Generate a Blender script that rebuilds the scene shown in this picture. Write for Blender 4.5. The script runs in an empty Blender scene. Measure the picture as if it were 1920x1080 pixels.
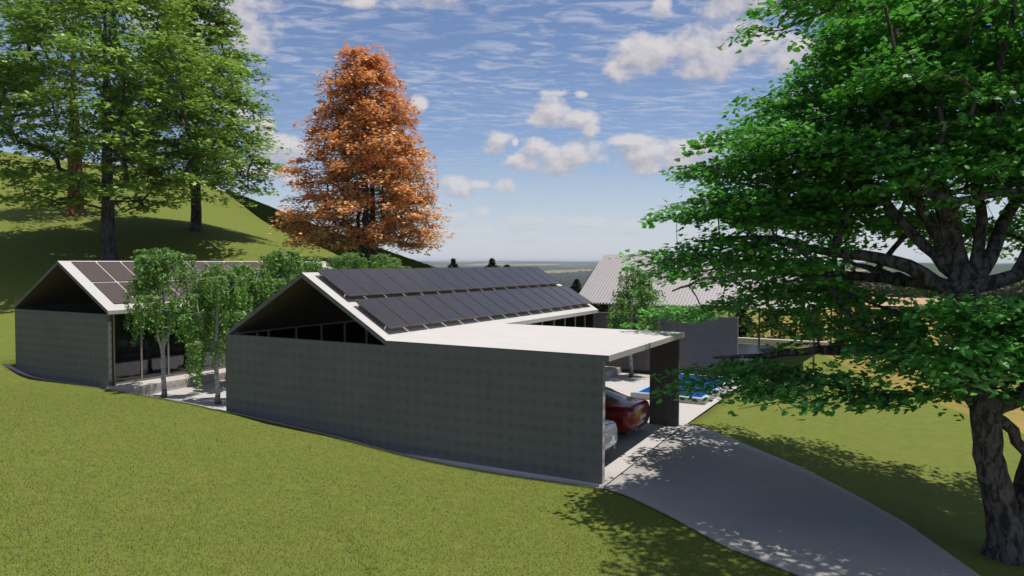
import bpy, bmesh, math, random
import numpy as np
from mathutils import Vector, Matrix
SC = bpy.context.scene
COL = SC.collection
RNG = np.random.RandomState(7)
random.seed(7)
R_ = math.radians

# ------------------------------------------------------------------ helpers
def link(o, parent=None):
    COL.objects.link(o)
    if parent is not None: o.parent = parent
    return o
def tag(o, label=None, cat=None, group=None, kind=None):
    if label: o['label'] = label
    if cat: o['category'] = cat
    if group: o['group'] = group
    if kind: o['kind'] = kind
    return o
def empty(name, loc=(0, 0, 0), rz=0, **k):
    o = bpy.data.objects.new(name, None); COL.objects.link(o)
    o.location = loc; o.rotation_euler = (0, 0, rz); o.empty_display_size = .2
    return tag(o, **k)
def mesh_np(name, verts, faces, mat, parent=None, smooth=False, loc=None):
    """verts (n,3) array, faces list or (m,k) array"""
    me = bpy.data.meshes.new(name)
    verts = np.asarray(verts, dtype=np.float32)
    if isinstance(faces, np.ndarray):
        m, k = faces.shape
        me.vertices.add(len(verts)); me.vertices.foreach_set('co', verts.ravel())
        me.loops.add(m * k); me.loops.foreach_set('vertex_index', faces.astype(np.int32).ravel())
        me.polygons.add(m); me.polygons.foreach_set('loop_start', np.arange(0, m * k, k, dtype=np.int32))
        me.update(calc_edges=True)
    else:
        me.from_pydata([tuple(map(float, v)) for v in verts], [], [tuple(int(i) for i in f) for f in faces])
    if smooth: me.polygons.foreach_set('use_smooth', np.ones(len(me.polygons), dtype=bool))
    if mat is not None:
        for m_ in (mat if isinstance(mat, (list, tuple)) else [mat]): me.materials.append(m_)
    me.validate()
    o = bpy.data.objects.new(name, me)
    if loc is not None: o.location = loc
    return link(o, parent)
class MB:
    """collects solids for one mesh"""
    def __init__(s): s.v = []; s.f = []
    def add(s, vs, fs):
        n = len(s.v); s.v += [tuple(v) for v in vs]; s.f += [tuple(i + n for i in f) for f in fs]; return s
    def box(s, a, b):
        x0, y0, z0 = a; x1, y1, z1 = b
        return s.add([(x0,y0,z0),(x1,y0,z0),(x1,y1,z0),(x0,y1,z0),(x0,y0,z1),(x1,y0,z1),(x1,y1,z1),(x0,y1,z1)],
                     [(0,3,2,1),(4,5,6,7),(0,1,5,4),(1,2,6,5),(2,3,7,6),(3,0,4,7)])
    def prism(s, poly, axis, a, b):
        """poly 2d in the two other axes, extruded on axis from a to b"""
        n = len(poly)
        def P(p, t):
            if axis == 1: return (p[0], t, p[1])
            if axis == 0: return (t, p[0], p[1])
            return (p[0], p[1], t)
        vs = [P(p, a) for p in poly] + [P(p, b) for p in poly]
        fs = [tuple(range(n - 1, -1, -1)), tuple(range(n, 2 * n))] + [(i, (i + 1) % n, n + (i + 1) % n, n + i) for i in range(n)]
        return s.add(vs, fs)
    def tube(s, p, q, r, n=8, r2=None):
        p = Vector(p); q = Vector(q); d = (q - p).normalized()
        u = d.orthogonal().normalized(); w = d.cross(u); r2 = r if r2 is None else r2
        vs = [p + (u * math.cos(t) + w * math.sin(t)) * r for t in [2 * math.pi * k / n for k in range(n)]]
        vs += [q + (u * math.cos(t) + w * math.sin(t)) * r2 for t in [2 * math.pi * k / n for k in range(n)]]
        return s.add(vs, [tuple(range(n - 1, -1, -1)), tuple(range(n, 2 * n))] + [(i, (i + 1) % n, n + (i + 1) % n, n + i) for i in range(n)])
    def build(s, name, mat, parent=None, bevel=0, smooth=False):
        o = mesh_np(name, np.array(s.v), s.f, mat, parent, smooth)
        bm = bmesh.new(); bm.from_mesh(o.data); bmesh.ops.recalc_face_normals(bm, faces=bm.faces)
        if bevel: bmesh.ops.bevel(bm, geom=bm.edges[:], offset=bevel, segments=2, profile=.5, affect='EDGES')
        bm.to_mesh(o.data); bm.free()
        return o
def copy_tree(o, parent=None):
    c = o.copy(); COL.objects.link(c)
    if parent is not None: c.parent = parent
    for ch in [k for k in CH.get(o.name, [])]: copy_tree(ch, c)
    return c
CH = {}
def note_children(root):
    for o in COL.objects:
        if o.parent is not None: CH.setdefault(o.parent.name, [])
    for o in COL.objects:
        if o.parent is not None and o not in CH[o.parent.name]: CH[o.parent.name].append(o)

# ------------------------------------------------------------------ materials
class NT:
    def __init__(s, name):
        s.m = bpy.data.materials.new(name); s.m.use_nodes = True
        s.t = s.m.node_tree; s.b = s.t.nodes['Principled BSDF']; s.out = s.t.nodes['Material Output']
    def n(s, typ, **k):
        nd = s.t.nodes.new(typ)
        for a, v in k.items():
            if a[0] == 'i' and a[1:].isdigit(): nd.inputs[int(a[1:])].default_value = v
            elif a.startswith('in_'): nd.inputs[a[3:]].default_value = v
            else: setattr(nd, a, v)
        return nd
    def l(s, a, b): s.t.links.new(a, b)
    def math(s, op, a, b=None, c=None, clamp=False):
        nd = s.t.nodes.new('ShaderNodeMath'); nd.operation = op; nd.use_clamp = clamp
        for i, x in enumerate((a, b, c)):
            if x is None: continue
            if isinstance(x, (int, float)): nd.inputs[i].default_value = x
            else: s.l(x, nd.inputs[i])
        return nd.outputs[0]
    def mix(s, f, a, b, blend='MIX'):
        nd = s.t.nodes.new('ShaderNodeMix'); nd.data_type = 'RGBA'; nd.blend_type = blend
        for i, x in ((0, f), (6, a), (7, b)):
            if isinstance(x, (int, float)): nd.inputs[i].default_value = x
            elif isinstance(x, tuple): nd.inputs[i].default_value = (*x[:3], 1)
            else: s.l(x, nd.inputs[i])
        return nd.outputs[2]
    def ramp(s, f, stops):
        nd = s.t.nodes.new('ShaderNodeValToRGB'); cr = nd.color_ramp
        while len(cr.elements) < len(stops): cr.elements.new(.5)
        for e, (p, c) in zip(cr.elements, stops): e.position = p; e.color = (*c, 1) if len(c) == 3 else c
        s.l(f, nd.inputs[0]); return nd.outputs[0]
    def coord(s, which='Object', scale=(1, 1, 1)):
        c = s.n('ShaderNodeTexCoord'); mp = s.n('ShaderNodeMapping'); mp.inputs['Scale'].default_value = scale
        s.l(c.outputs[which], mp.inputs[0]); return mp.outputs[0]
    def noise(s, vec, scale, detail=3, rough=.55, dist=0):
        nd = s.n('ShaderNodeTexNoise'); nd.inputs['Scale'].default_value = scale; nd.inputs['Detail'].default_value = detail
        nd.inputs['Roughness'].default_value = rough; nd.inputs['Distortion'].default_value = dist
        if vec is not None: s.l(vec, nd.inputs['Vector'])
        return nd.outputs[0]
    def bump(s, h, strength=.3, dist=.02):
        nd = s.n('ShaderNodeBump'); nd.inputs['Strength'].default_value = strength; nd.inputs['Distance'].default_value = dist
        s.l(h, nd.inputs['Height']); s.l(nd.outputs[0], s.b.inputs['Normal']); return nd
    def base(s, c):
        if isinstance(c, tuple): s.b.inputs['Base Color'].default_value = (*c[:3], 1)
        else: s.l(c, s.b.inputs['Base Color'])
    def set(s, rough=None, metal=None, spec=None, coat=None):
        if rough is not None: s.b.inputs['Roughness'].default_value = rough
        if metal is not None: s.b.inputs['Metallic'].default_value = metal
        if spec is not None: s.b.inputs['Specular IOR Level'].default_value = spec
        if coat is not None: s.b.inputs['Coat Weight'].default_value = coat; s.b.inputs['Coat Roughness'].default_value = .03
        return s.m

def plain(name, c, rough=.6, metal=0, spec=.5, coat=None, nz=.12, sc=6):
    t = NT(name); v = t.coord()
    f = t.noise(v, sc, 4); d = tuple(x * (1 - nz) for x in c); e = tuple(min(1, x * (1 + nz)) for x in c)
    t.base(t.mix(f, d, e)); return t.set(rough, metal, spec, coat)

def mat_concrete(name, c, dimple_shade=.18, cell=.33):
    """board-marked concrete with a faint regular grid of dimples and fine vertical streaks"""
    t = NT(name)
    co = t.n('ShaderNodeTexCoord'); sp = t.n('ShaderNodeSeparateXYZ'); t.l(co.outputs['Object'], sp.inputs[0])
    h = t.math('ADD', sp.outputs[0], sp.outputs[1])
    w1 = t.noise(co.outputs['Object'], 1.3, 2)
    fx = t.math('FRACT', t.math('DIVIDE', t.math('ADD', h, t.math('MULTIPLY', w1, .10)), cell))
    fz = t.math('FRACT', t.math('DIVIDE', t.math('ADD', sp.outputs[2], t.math('MULTIPLY', w1, .05)), cell))
    dx = t.math('MULTIPLY', t.math('SUBTRACT', fx, .5), 1.1); dz = t.math('MULTIPLY', t.math('SUBTRACT', fz, .55), 1.5)
    r = t.math('SQRT', t.math('ADD', t.math('MULTIPLY', dx, dx), t.math('MULTIPLY', dz, dz)))
    dim = t.math('SUBTRACT', 1, t.math('MULTIPLY', r, 1.75), clamp=True)
    n1 = t.noise(co.outputs['Object'], 9, 4)
    n8 = t.noise(co.outputs['Object'], 2.1, 3); dim = t.math('MULTIPLY', t.math('MULTIPLY', dim, t.math('MULTIPLY', n1, 1.6)), t.math('MULTIPLY', n8, 2.0))
    mp = t.n('ShaderNodeMapping'); mp.inputs['Scale'].default_value = (38, 38, 1.1); t.l(co.outputs['Object'], mp.inputs[0])
    st = t.noise(mp.outputs[0], 1, 3)
    big = t.noise(co.outputs['Object'], .7, 4)
    base = t.mix(big, tuple(x * .80 for x in c), tuple(x * 1.18 for x in c))
    base = t.mix(t.math('MULTIPLY', st, .30), base, tuple(x * .62 for x in c))
    base = t.mix(t.math('MULTIPLY', dim, dimple_shade), base, tuple(x * .45 for x in c))  # small shadows of the dimples mixed into the colour
    t.base(base)
    hgt = t.math('ADD', t.math('MULTIPLY', dim, -1.0), t.math('MULTIPLY', st, .3))
    t.bump(hgt, .6, .03)
    return t.set(.82, 0, .3)
def mat_gravel(name, c1, c2, scale=60):
    t = NT(name); v = t.coord()
    vo = t.n('ShaderNodeTexVoronoi'); vo.inputs['Scale'].default_value = scale; t.l(v, vo.inputs['Vector'])
    n = t.noise(v, 1.2, 4); n2 = t.noise(v, scale * .7, 2)
    n9 = t.noise(v, .35, 5, .7); c = t.mix(t.math('MULTIPLY', n, .8), c1, c2); c = t.mix(t.math('MULTIPLY', t.ramp(n9, [(.45, (0, 0, 0)), (.65, (1, 1, 1))]), .22), c, tuple(x * .6 for x in c1))
    c = t.mix(t.math('MULTIPLY', vo.outputs[0], .55), c, tuple(x * .45 for x in c1))
    c = t.mix(t.math('MULTIPLY', n2, .35), c, tuple(min(.9, x * 1.25) for x in c2))
    t.base(c); t.bump(vo.outputs[0], .35, .01); return t.set(.9, 0, .2)

M = {}
M['concrete'] = mat_concrete('board_marked_concrete', (.168, .163, .158), .42)
M['pale_concrete'] = mat_concrete('pale_concrete', (.47, .435, .40), .12)
M['dark_concrete'] = mat_concrete('dark_pier_concrete', (.125, .112, .108))
M['wall_concrete'] = mat_concrete('garden_wall_concrete', (.19, .172, .165))
def mat_roof():
    t = NT('white_roof_membrane'); v = t.coord(scale=(14, 2.2, 1)); v2 = t.coord()
    s = t.noise(v, 1, 3); b = t.noise(v2, .9, 4)
    c = t.mix(b, (.475, .45, .425), (.55, .525, .50)); c = t.mix(t.math('MULTIPLY', s, .35), c, (.39, .36, .34))
    t.base(c); t.bump(s, .15, .01); return t.set(.8, 0, .2)
M['roof'] = mat_roof()
M['underside'] = plain('brown_soffit', (.085, .062, .050), .8, nz=.25, sc=3)
M['gravel'] = mat_gravel('pale_gravel', (.42, .395, .375), (.55, .52, .49), 45)
M['asphalt'] = mat_gravel('pale_driveway_concrete', (.30, .28, .265), (.42, .395, .37), 38)
M['white_edge'] = plain('white_edging', (.7, .68, .66), .8)
M['bronze'] = plain('bronze_frame', (.20, .165, .125), .45, .6)
M['post'] = plain('pale_post', (.34, .30, .26), .5, .3)
M['black'] = plain('black_plastic', (.015, .015, .016), .5)
M['rubber'] = plain('tyre_rubber', (.02, .02, .02), .85)
M['alloy'] = plain('alloy_metal', (.35, .35, .37), .3, .9)
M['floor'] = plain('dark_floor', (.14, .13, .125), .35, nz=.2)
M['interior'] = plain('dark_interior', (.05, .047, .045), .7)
M['wood'] = plain('dark_wood', (.06, .04, .03), .6)
def mat_glass(name, tint, alpha=.55, rough=.02):
    t = NT(name)
    tr = t.n('ShaderNodeBsdfTransparent'); tr.inputs[0].default_value = (*tint, 1)
    gl = t.n('ShaderNodeBsdfGlossy'); gl.inputs['Roughness'].default_value = rough; gl.inputs[0].default_value = (.8, .85, .9, 1)
    fr = t.n('ShaderNodeFresnel'); fr.inputs[0].default_value = 1.5
    mx = t.n('ShaderNodeMixShader'); t.l(t.math('MULTIPLY', fr.outputs[0], 1.0, clamp=True), mx.inputs[0]); t.l(tr.outputs[0], mx.inputs[1]); t.l(gl.outputs[0], mx.inputs[2])
    t.l(mx.outputs[0], t.out.inputs[0]); return t.m
M['glass'] = mat_glass('window_glass', (.72, .74, .74))
def mat_panel(name, c, rough=.12):
    t = NT(name); v = t.coord()
    n = t.noise(v, 1.5, 3); t.base(t.mix(n, tuple(x * .8 for x in c), tuple(x * 1.25 for x in c)))
    r = t.noise(v, 3, 3); t.l(t.math('ADD', t.math('MULTIPLY', r, .15), rough), t.b.inputs['Roughness'])
    return t.set(None, 0, .5)
M['pv'] = mat_panel('solar_glass', (.040, .034, .031), .09)
M['pv_flat'] = mat_panel('brown_solar_glass', (.060, .040, .032), .35)
M['pv_frame'] = plain('brown_panel_frame', (.10, .075, .045), .5, .3)
M['leg'] = plain('bracket_metal', (.55, .53, .52), .4, .7)
def mat_metal_roof():
    t = NT('ribbed_metal_roof'); v = t.coord(scale=(3, 30, 3)); n = t.noise(v, 1, 3)
    t.base(t.mix(n, (.33, .308, .30), (.41, .385, .375))); return t.set(.5, .25, .4)
M['metal_roof'] = mat_metal_roof()
def mat_water():
    t = NT('pool_water'); v = t.coord(scale=(1, 1, 1))
    n = t.noise(v, 9, 3, .6, .5); n2 = t.noise(v, 24, 2)
    t.base(t.mix(n, (.002, .045, .24), (.006, .10, .38)))
    t.bump(t.math('ADD', n, t.math('MULTIPLY', n2, .5)), .35, .03); return t.set(.06, 0, .5)
M['water'] = mat_water()
def mat_tile():
    t = NT('pool_rim_tiles'); v = t.coord(); b = t.n('ShaderNodeTexChecker'); b.inputs[3].default_value = 24; t.l(v, b.inputs[0])
    t.base(t.mix(b.outputs[1], (.28, .50, .72), (.62, .74, .82))); return t.set(.25)
M['tile'] = mat_tile()

def mat_bark(name, c, c2, sc=6, stretch=.25, bumpd=.05):
    t = NT(name); v = t.coord(scale=(1, 1, stretch))
    n = t.noise(v, sc, 6, .65, .6); n2 = t.noise(v, sc * 4, 3)
    t.base(t.mix(t.ramp(n, [(.42, (0, 0, 0)), (.58, (1, 1, 1))]), c, c2)); t.bump(t.math('ADD', n, t.math('MULTIPLY', n2, .3)), .9, bumpd)
    return t.set(.9, 0, .2)
M['bark'] = mat_bark('grey_bark', (.035, .030, .032), (.11, .095, .10), 7)
M['bark_maple'] = mat_bark('maple_bark', (.035, .029, .027), (.15, .125, .115), 8, .42, .08)
M['bark_red'] = mat_bark('red_bark', (.16, .065, .045), (.30, .13, .085), 5, .4)
def mat_birch():
    t = NT('birch_bark'); v = t.coord(scale=(2.5, 2.5, 22)); n = t.noise(v, 1, 3, .6)
    k = t.ramp(n, [(.38, (0, 0, 0)), (.46, (1, 1, 1))])
    co = t.n('ShaderNodeTexCoord'); sp = t.n('ShaderNodeSeparateXYZ'); t.l(co.outputs['Object'], sp.inputs[0])
    low = t.math('SUBTRACT', 1, t.math('MULTIPLY', sp.outputs[2], 1.6), clamp=True)
    c = t.mix(k, (.05, .045, .045), (.42, .40, .39)); c = t.mix(low, c, (.045, .038, .035))
    t.base(c); return t.set(.8, 0, .3)
M['bark_birch'] = mat_birch()
def mat_leaf(name, cs, trans=.35, tcol=None, rough=.5):
    """cs: list of three colours spread over the leaves at random"""
    t = NT(name); g = t.n('ShaderNodeNewGeometry'); v = t.coord()
    rnd = g.outputs['Random Per Island']
    big = t.noise(v, .55, 2)
    f = t.math('ADD', t.math('MULTIPLY', rnd, .65), t.math('MULTIPLY', big, .45))
    c = t.ramp(f, [(.12, cs[0]), (.5, cs[1]), (.92, cs[2])])
    t.base(c); t.set(rough, 0, .25)
    tr = t.n('ShaderNodeBsdfTranslucent')
    if tcol: t.l(t.mix(.6, c, tcol), tr.inputs[0])
    else: t.l(c, tr.inputs[0])
    mx = t.n('ShaderNodeMixShader'); mx.inputs[0].default_value = trans
    t.l(t.b.outputs[0], mx.inputs[1]); t.l(tr.outputs[0], mx.inputs[2]); t.l(mx.outputs[0], t.out.inputs[0]); return t.m
M['leaf_maple'] = mat_leaf('maple_leaves', [(.040, .16, .026), (.095, .32, .055), (.20, .48, .11)], .36, (.10, .34, .02))
M['leaf_hill'] = mat_leaf('hill_tree_leaves', [(.11, .21, .038), (.24, .39, .070), (.42, .58, .15)], .30, (.2, .33, .03))
M['leaf_orange'] = mat_leaf('orange_leaves', [(.50, .22, .075), (.78, .41, .16), (.95, .64, .34)], .32, (.6, .2, .03))
M['leaf_birch'] = mat_leaf('birch_leaves', [(.065, .155, .025), (.14, .29, .048), (.27, .45, .10)], .30, (.14, .3, .03))
M['leaf_dark'] = mat_leaf('conifer_needles', [(.016, .022, .006), (.03, .038, .010), (.06, .062, .016)], .15)
M['leaf_olive'] = mat_leaf('olive_shrub_leaves', [(.06, .055, .006), (.12, .11, .014), (.22, .19, .02)], .2)
M['leaf_shrub'] = mat_leaf('dark_shrub_leaves', [(.018, .025, .007), (.035, .045, .012), (.06, .07, .018)], .2)

# ------------------------------------------------------------------ terrain heights
CP = np.array([
 (-4.7,-11.1,.95),(-1.63,-8,.41),(.63,-5.8,.04),(2.87,-4.2,0),(-18.8,-3.9,.80),(-30.1,1.9,1.41),(-36.6,5.3,3.29),(-39.2,13.1,5.3),
 (-42.7,22.6,7.7),(-60.6,17.6,9.67),(-53,19.4,9.03),(-82.4,32.3,16.7),(-25.6,22.7,4.55),(-29.3,23,5.1),(-34.9,17.7,5.2),
 (-59.5,40,12.7),(-53.7,40,9.49),(-46.1,40,6.8),(-40,40,4.65),(-33,40,2.6),(-26,40,.6),(-18,40,-.4),
 (-13.3,-.4,.60),(-11.3,-.4,.51),(-8.2,-.4,.27),(-5.2,-.4,.02),(-3,-.4,-.04),(-1.0,-.4,-.02),(0.3,-.4,0),
 (-21.1,.8,.45),(-23.6,.8,.47),(-26.2,.8,.55),(-28.1,.8,.95),(-17,.2,.54),
 (-28.3,8,2.2),(-28.3,16,3.3),(-24,19,3.6),(-17,19,2.2),(-13,20,1.2),(-7,18,.12),(-3,17.6,.05),(-16,27,2.6),(-8,27,-.1),
 (.3,3,.04),(.3,7,.10),(.3,12,.08),(.3,17,.05),(3,3,.03),(3.6,8,-.45),(6.2,5.2,-.70),(9.5,3,-.75),(6,15,-.3),(2,25,-.15),(-6,33,.12),(2,33,.12),(10,33,0),(8,20,-.4),(6,0,-.02),(8,-2,-.05),(12,0,-.4),(12,10,-.8),(7,10,-.7),
 (6.5,-16.8,.2),(8,0,-.18),(15,-10,-.1),(0,-25,1.0),(-15,-15,2.0),(-35,-15,3.5),(-60,-10,8),(-90,0,14),(-100,40,19),(-20,-30,3),(15,-30,0),(20,-5,-.3),(10,-6,-.05),(22,15,-.5),(30,40,-1),(12,32,-.5)], float)
def _tps():
    P = CP[:, :2]; z = CP[:, 2]; n = len(P)
    d = np.linalg.norm(P[:, None] - P[None], axis=2)
    K = np.where(d > 0, d * d * np.log(d + 1e-9), 0) + np.eye(n) * .15
    Q = np.c_[np.ones(n), P]; A = np.block([[K, Q], [Q.T, np.zeros((3, 3))]])
    return np.linalg.solve(A, np.r_[z, 0, 0, 0])
_W = _tps()
def tps(x, y):
    x = np.asarray(x, float); y = np.asarray(y, float); sh = x.shape
    X = np.c_[x.ravel(), y.ravel()]; out = np.zeros(len(X))
    for a in range(0, len(X), 20000):
        S = X[a:a + 20000]; d = np.linalg.norm(S[:, None] - CP[None, :, :2], axis=2)
        out[a:a + 20000] = (np.where(d > 0, d * d * np.log(d + 1e-9), 0)) @ _W[:-3] + _W[-3] + S @ _W[-2:]
    return out.reshape(sh)
BX = np.array([-120, -59.1, -53.5, -46.1, -39.3, -31.9, -24, -14, 0, 60]); BZ = np.array([24, 12.96, 11.16, 8.78, 6.76, 4.71, 2.6, -.2, -1.2, -3])
def edge_dist(x, y):          # metres beyond the mown lawn's far edge (positive = dry field)
    n = np.array([.86, .51]); return (x - 4.4) * n[0] + (y - 25.1) * n[1] + .9 * np.sin((y - x) * .13)
def height(x, y):
    x = np.asarray(x, float); y = np.asarray(y, float)
    xi = np.clip(x, -105, 26); yi = np.clip(y, -30, 40)
    z = tps(xi, yi)
    # beyond the bank
    k = np.clip((y - 40) / .5, 0, 1)
    xr_ = np.where(y > 40, 6.56 + (x - 6.56) * 56.8 / np.maximum(y + 16.8, 20), x)
    zb = np.interp(xr_, BX, BZ) - .7 - .05 * np.maximum(y - 40.5, 0)
    z = np.where(y > 40, z * (1 - k) + k * np.where(x < -16, zb, np.minimum(z, zb + 5)), z)
    D = np.maximum(edge_dist(x, y), 0)
    m = np.clip((x + 14) / 14, 0, 1)
    z = np.where(m > 0, z * (1 - m) + m * (np.maximum(np.minimum(z, .3 + 0 * z), -1.2) - .03 * D), z)
    return z
def front(x):
    return np.interp(x, [-28.2, -21, -13.4, 1], [.78, .78, -.38, -.38])

exec_parts = []

# ------------------------------------------------------------------ ground
def pad_z(y): return .12 * np.clip(np.asarray(y, float) / 6, 0, 1)
def mat_lawn():
    t = NT('lawn_and_dry_field'); co = t.n('ShaderNodeTexCoord'); P = co.outputs['Object']
    sp = t.n('ShaderNodeSeparateXYZ'); t.l(P, sp.inputs[0])
    n1 = t.noise(P, .45, 4); n2 = t.noise(P, 3.2, 4, .65); n3 = t.noise(P, 26, 4, .7); n4 = t.noise(P, 90, 2)
    c = t.mix(n1, (.108, .155, .020), (.145, .178, .028))
    c = t.mix(t.ramp(n2, [(.35, (0, 0, 0)), (.7, (1, 1, 1))]), c, (.172, .21, .034))
    c = t.mix(t.math('MULTIPLY', t.ramp(n3, [(.3, (1, 1, 1)), (.62, (0, 0, 0))]), .5), c, (.080, .108, .013))
    c = t.mix(t.math('MULTIPLY', n4, .3), c, (.13, .135, .05))
    n6 = t.noise(P, 7, 4, .7); c = t.mix(t.math('MULTIPLY', t.ramp(n6, [(.48, (0, 0, 0)), (.66, (1, 1, 1))]), .45), c, (.185, .165, .062)); c = t.mix(t.math('MULTIPLY', t.ramp(n6, [(.30, (1, 1, 1)), (.45, (0, 0, 0))]), .4), c, (.105, .185, .018))
    n5 = t.noise(P, 1.1, 3, .6); c = t.mix(t.math('MULTIPLY', t.ramp(n5, [(.5, (0, 0, 0)), (.72, (1, 1, 1))]), .35), c, (.20, .175, .045))
    # dry meadow beyond the mown edge
    d = t.math('ADD', t.math('MULTIPLY', t.math('SUBTRACT', sp.outputs[0], 4.4), .86), t.math('MULTIPLY', t.math('SUBTRACT', sp.outputs[1], 25.1), .51))
    d = t.math('ADD', d, t.math('MULTIPLY', t.math('SINE', t.math('MULTIPLY', t.math('SUBTRACT', sp.outputs[1], sp.outputs[0]), .13)), .9))
    m1 = t.noise(P, .22, 5, .65); m2 = t.noise(P, 1.7, 4, .7)
    dry = t.mix(t.ramp(m1, [(.30, (0, 0, 0)), (.56, (1, 1, 1))]), (.30, .225, .060), (.15, .155, .026))
    dry = t.mix(t.math('MULTIPLY', m2, .5), dry, (.42, .27, .10))
    far = t.math('SUBTRACT', t.math('DIVIDE', d, 60), .5, clamp=True)
    dry = t.mix(t.math('MULTIPLY', far, .6), dry, (.16, .15, .03))
    g = t.math('GREATER_THAN', d, 0)
    xr = t.math('GREATER_THAN', sp.outputs[0], -9)
    c = t.mix(t.math('MULTIPLY', g, xr), c, dry)
    t.base(c); t.bump(t.math('ADD', n3, t.math('MULTIPLY', n4, .6)), .55, .05)
    return t.set(.95, 0, .1)
M['lawn'] = mat_lawn()
def build_ground():
    xs = np.unique(np.r_[np.linspace(-120, -62, 25), np.linspace(-62, -30, 46), np.linspace(-30, -28.05, 4), -28.04, np.linspace(-28.04, .15, 70), .16, np.linspace(.16, 16, 40), np.linspace(16, 120, 50)].round(4))
    vs = np.unique(np.r_[np.linspace(-40, -16, 14), np.linspace(-16, 0, 50), .01, np.linspace(.01, 17.5, 40), 17.51, np.linspace(17.51, 40, 44), 40.5, np.linspace(40.5, 60, 16), np.linspace(60, 130, 30)].round(4))
    X, V = np.meshgrid(xs, vs, indexing='ij')
    w = np.clip(1 - np.abs(V) / 10, 0, 1)
    Y = V + front(X) * w
    Z = height(X, Y)
    inside = (X > -28.05 + .005) & (X < .155) & (V > .005) & (V < 17.505)
    Z = np.where(inside, -.5, Z)
    drv = (X > .155) & (Y > -.4) & (Y < 7) & (X < 1.0)
    n, m = X.shape
    idx = np.arange(n * m).reshape(n, m)
    F = np.stack([idx[:-1, :-1], idx[1:, :-1], idx[1:, 1:], idx[:-1, 1:]], -1).reshape(-1, 4)
    o = mesh_np('lawn', np.stack([X, Y, Z], -1).reshape(-1, 3), F, M['lawn'], smooth=False)
    tag(o, kind='structure')
build_ground()

def strip(name, A, B, mat, dz, zf, n=40, skirt=.5, side=None):
    """sheet between two polylines A (near) and B (far)"""
    def res(P):
        P = np.array(P, float); s = np.r_[0, np.cumsum(np.linalg.norm(np.diff(P, axis=0), axis=1))]
        t = np.linspace(0, s[-1], n); return np.c_[np.interp(t, s, P[:, 0]), np.interp(t, s, P[:, 1])]
    A = res(A); B = res(B); V = []; k = 12
    for j in range(k + 1):
        Q = A * (1 - j / k) + B * (j / k); V.append(np.c_[Q, zf(Q[:, 0], Q[:, 1]) + dz])
    V = np.array(V); L = V[0].copy(); L[:, 2] -= skirt; H = V[-1].copy(); H[:, 2] -= skirt
    V = np.concatenate([L[None], V, H[None]]); a, b = V.shape[:2]; idx = np.arange(a * b).reshape(a, b)
    F = np.stack([idx[:-1, :-1], idx[:-1, 1:], idx[1:, 1:], idx[1:, :-1]], -1).reshape(-1, 4)
    return tag(mesh_np(name, V.reshape(-1, 3), F, mat), kind='structure')
# gravel border along the front walls
xa = np.linspace(-28.03, -.02, 60)
strip('gravel_border', np.c_[xa, front(xa) + .012], np.c_[xa, front(xa) + .345], M['gravel'], -.07, lambda x, y: height(x, front(x)), n=60, skirt=.6)
strip('gravel_side_border', [(-28.03, 1.13), (-28.03, 17.3)], [(-27.6, 1.13), (-27.6, 17.3)], M['gravel'], 0, lambda x, y: .62 + 0 * x, n=20)
# courtyard and carport floor
strip('courtyard', [(-20.9, .3), (-13.3, -.03), (.14, -.03)], [(-20.9, 17.4), (-13.3, 17.4), (.14, 17.4)], M['gravel'], 0, lambda x, y: pad_z(y), n=30, skirt=.2)
near = [(.15, -.33), (.92, -.66), (2.19, -1.6), (3.54, -2.7), (5.21, -3.55), (7.2, -4.9), (9.5, -7.2), (12, -11), (14, -18)]
far = [(.15, 7.02), (.97, 6.71), (2.17, 5.63), (4.03, 3.89), (5.43, 2.06), (6.53, .44), (7.75, -2.01), (10.2, -5.2), (14.5, -9.2), (18, -18)]
def dz_(x, y): return np.maximum(height(x, y), pad_z(y) * np.clip(1 - x / 4, 0, 1))
strip('driveway', near, far, M['asphalt'], .035, dz_, n=70, skirt=.3)
strip('driveway_joint', [(.14, -.3), (.14, 6.4)], [(.175, -.3), (.175, 6.4)], M['black'], .041, dz_, n=30, skirt=.005)

# ------------------------------------------------------------------ houses
K = .5915                               # roof slope
def roof_mb(xl, xr, y0, y1, ze, t=.13):
    """thin folded gable slab with plumb-cut ends"""
    xm = (xl + xr) / 2; zr = ze + K * (xm - xl); m = MB()
    v = t * math.sqrt(1 + K * K)
    poly = [(xl, ze), (xm, zr), (xr, ze), (xr, ze - .10), (xr - .05, ze - .10 - 0.0), (xm, zr - v), (xl + .05, ze - .10), (xl, ze - .10)]
    poly = [(xl, ze), (xm, zr), (xr, ze), (xr, ze - v), (xm, zr - v), (xl, ze - v)]
    m.prism(poly, 1, y0, y1); return m
def split_roof(name, xl, xr, y0, y1, ze, parent):
    o = roof_mb(xl, xr, y0, y1, ze).build(name, [M['roof'], M['underside'], M['concrete']], parent)
    for p in o.data.polygons:
        if p.normal.z < -.3: p.material_index = 1
        elif abs(p.normal.y) > .9: p.material_index = 2
    return o
def glazing(parent, x, y0, y1, z0, z1, pitch, side, first=None, post=.05, rnd=0):
    """row of tall panes on a plane x = const, each pane with a slim frame"""
    n = max(1, round((y1 - y0) / pitch)); w = (y1 - y0) / n
    for i in range(n):
        a = y0 + i * w; b = a + w
        f = MB(); d = .06
        f.box((x - d/2, a + .002, z0), (x + d/2, a + post, z1)); f.box((x - d/2, b - post * .35, z0), (x + d/2, b - .002, z1))
        f.box((x - d/2 + .003, a + post, z0), (x + d/2 - .003, b - post * .35, z0 + .06)); f.box((x - d/2 + .003, a + post, z1 - .05), (x + d/2 - .003, b - post * .35, z1))
        w_ = f.build('window', M['post'], parent)
        g = MB().box((x - .006, a + post, z0 + .06), (x + .006, b - post * .35, z1 - .05)).build('pane', M['glass'], w_)

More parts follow.
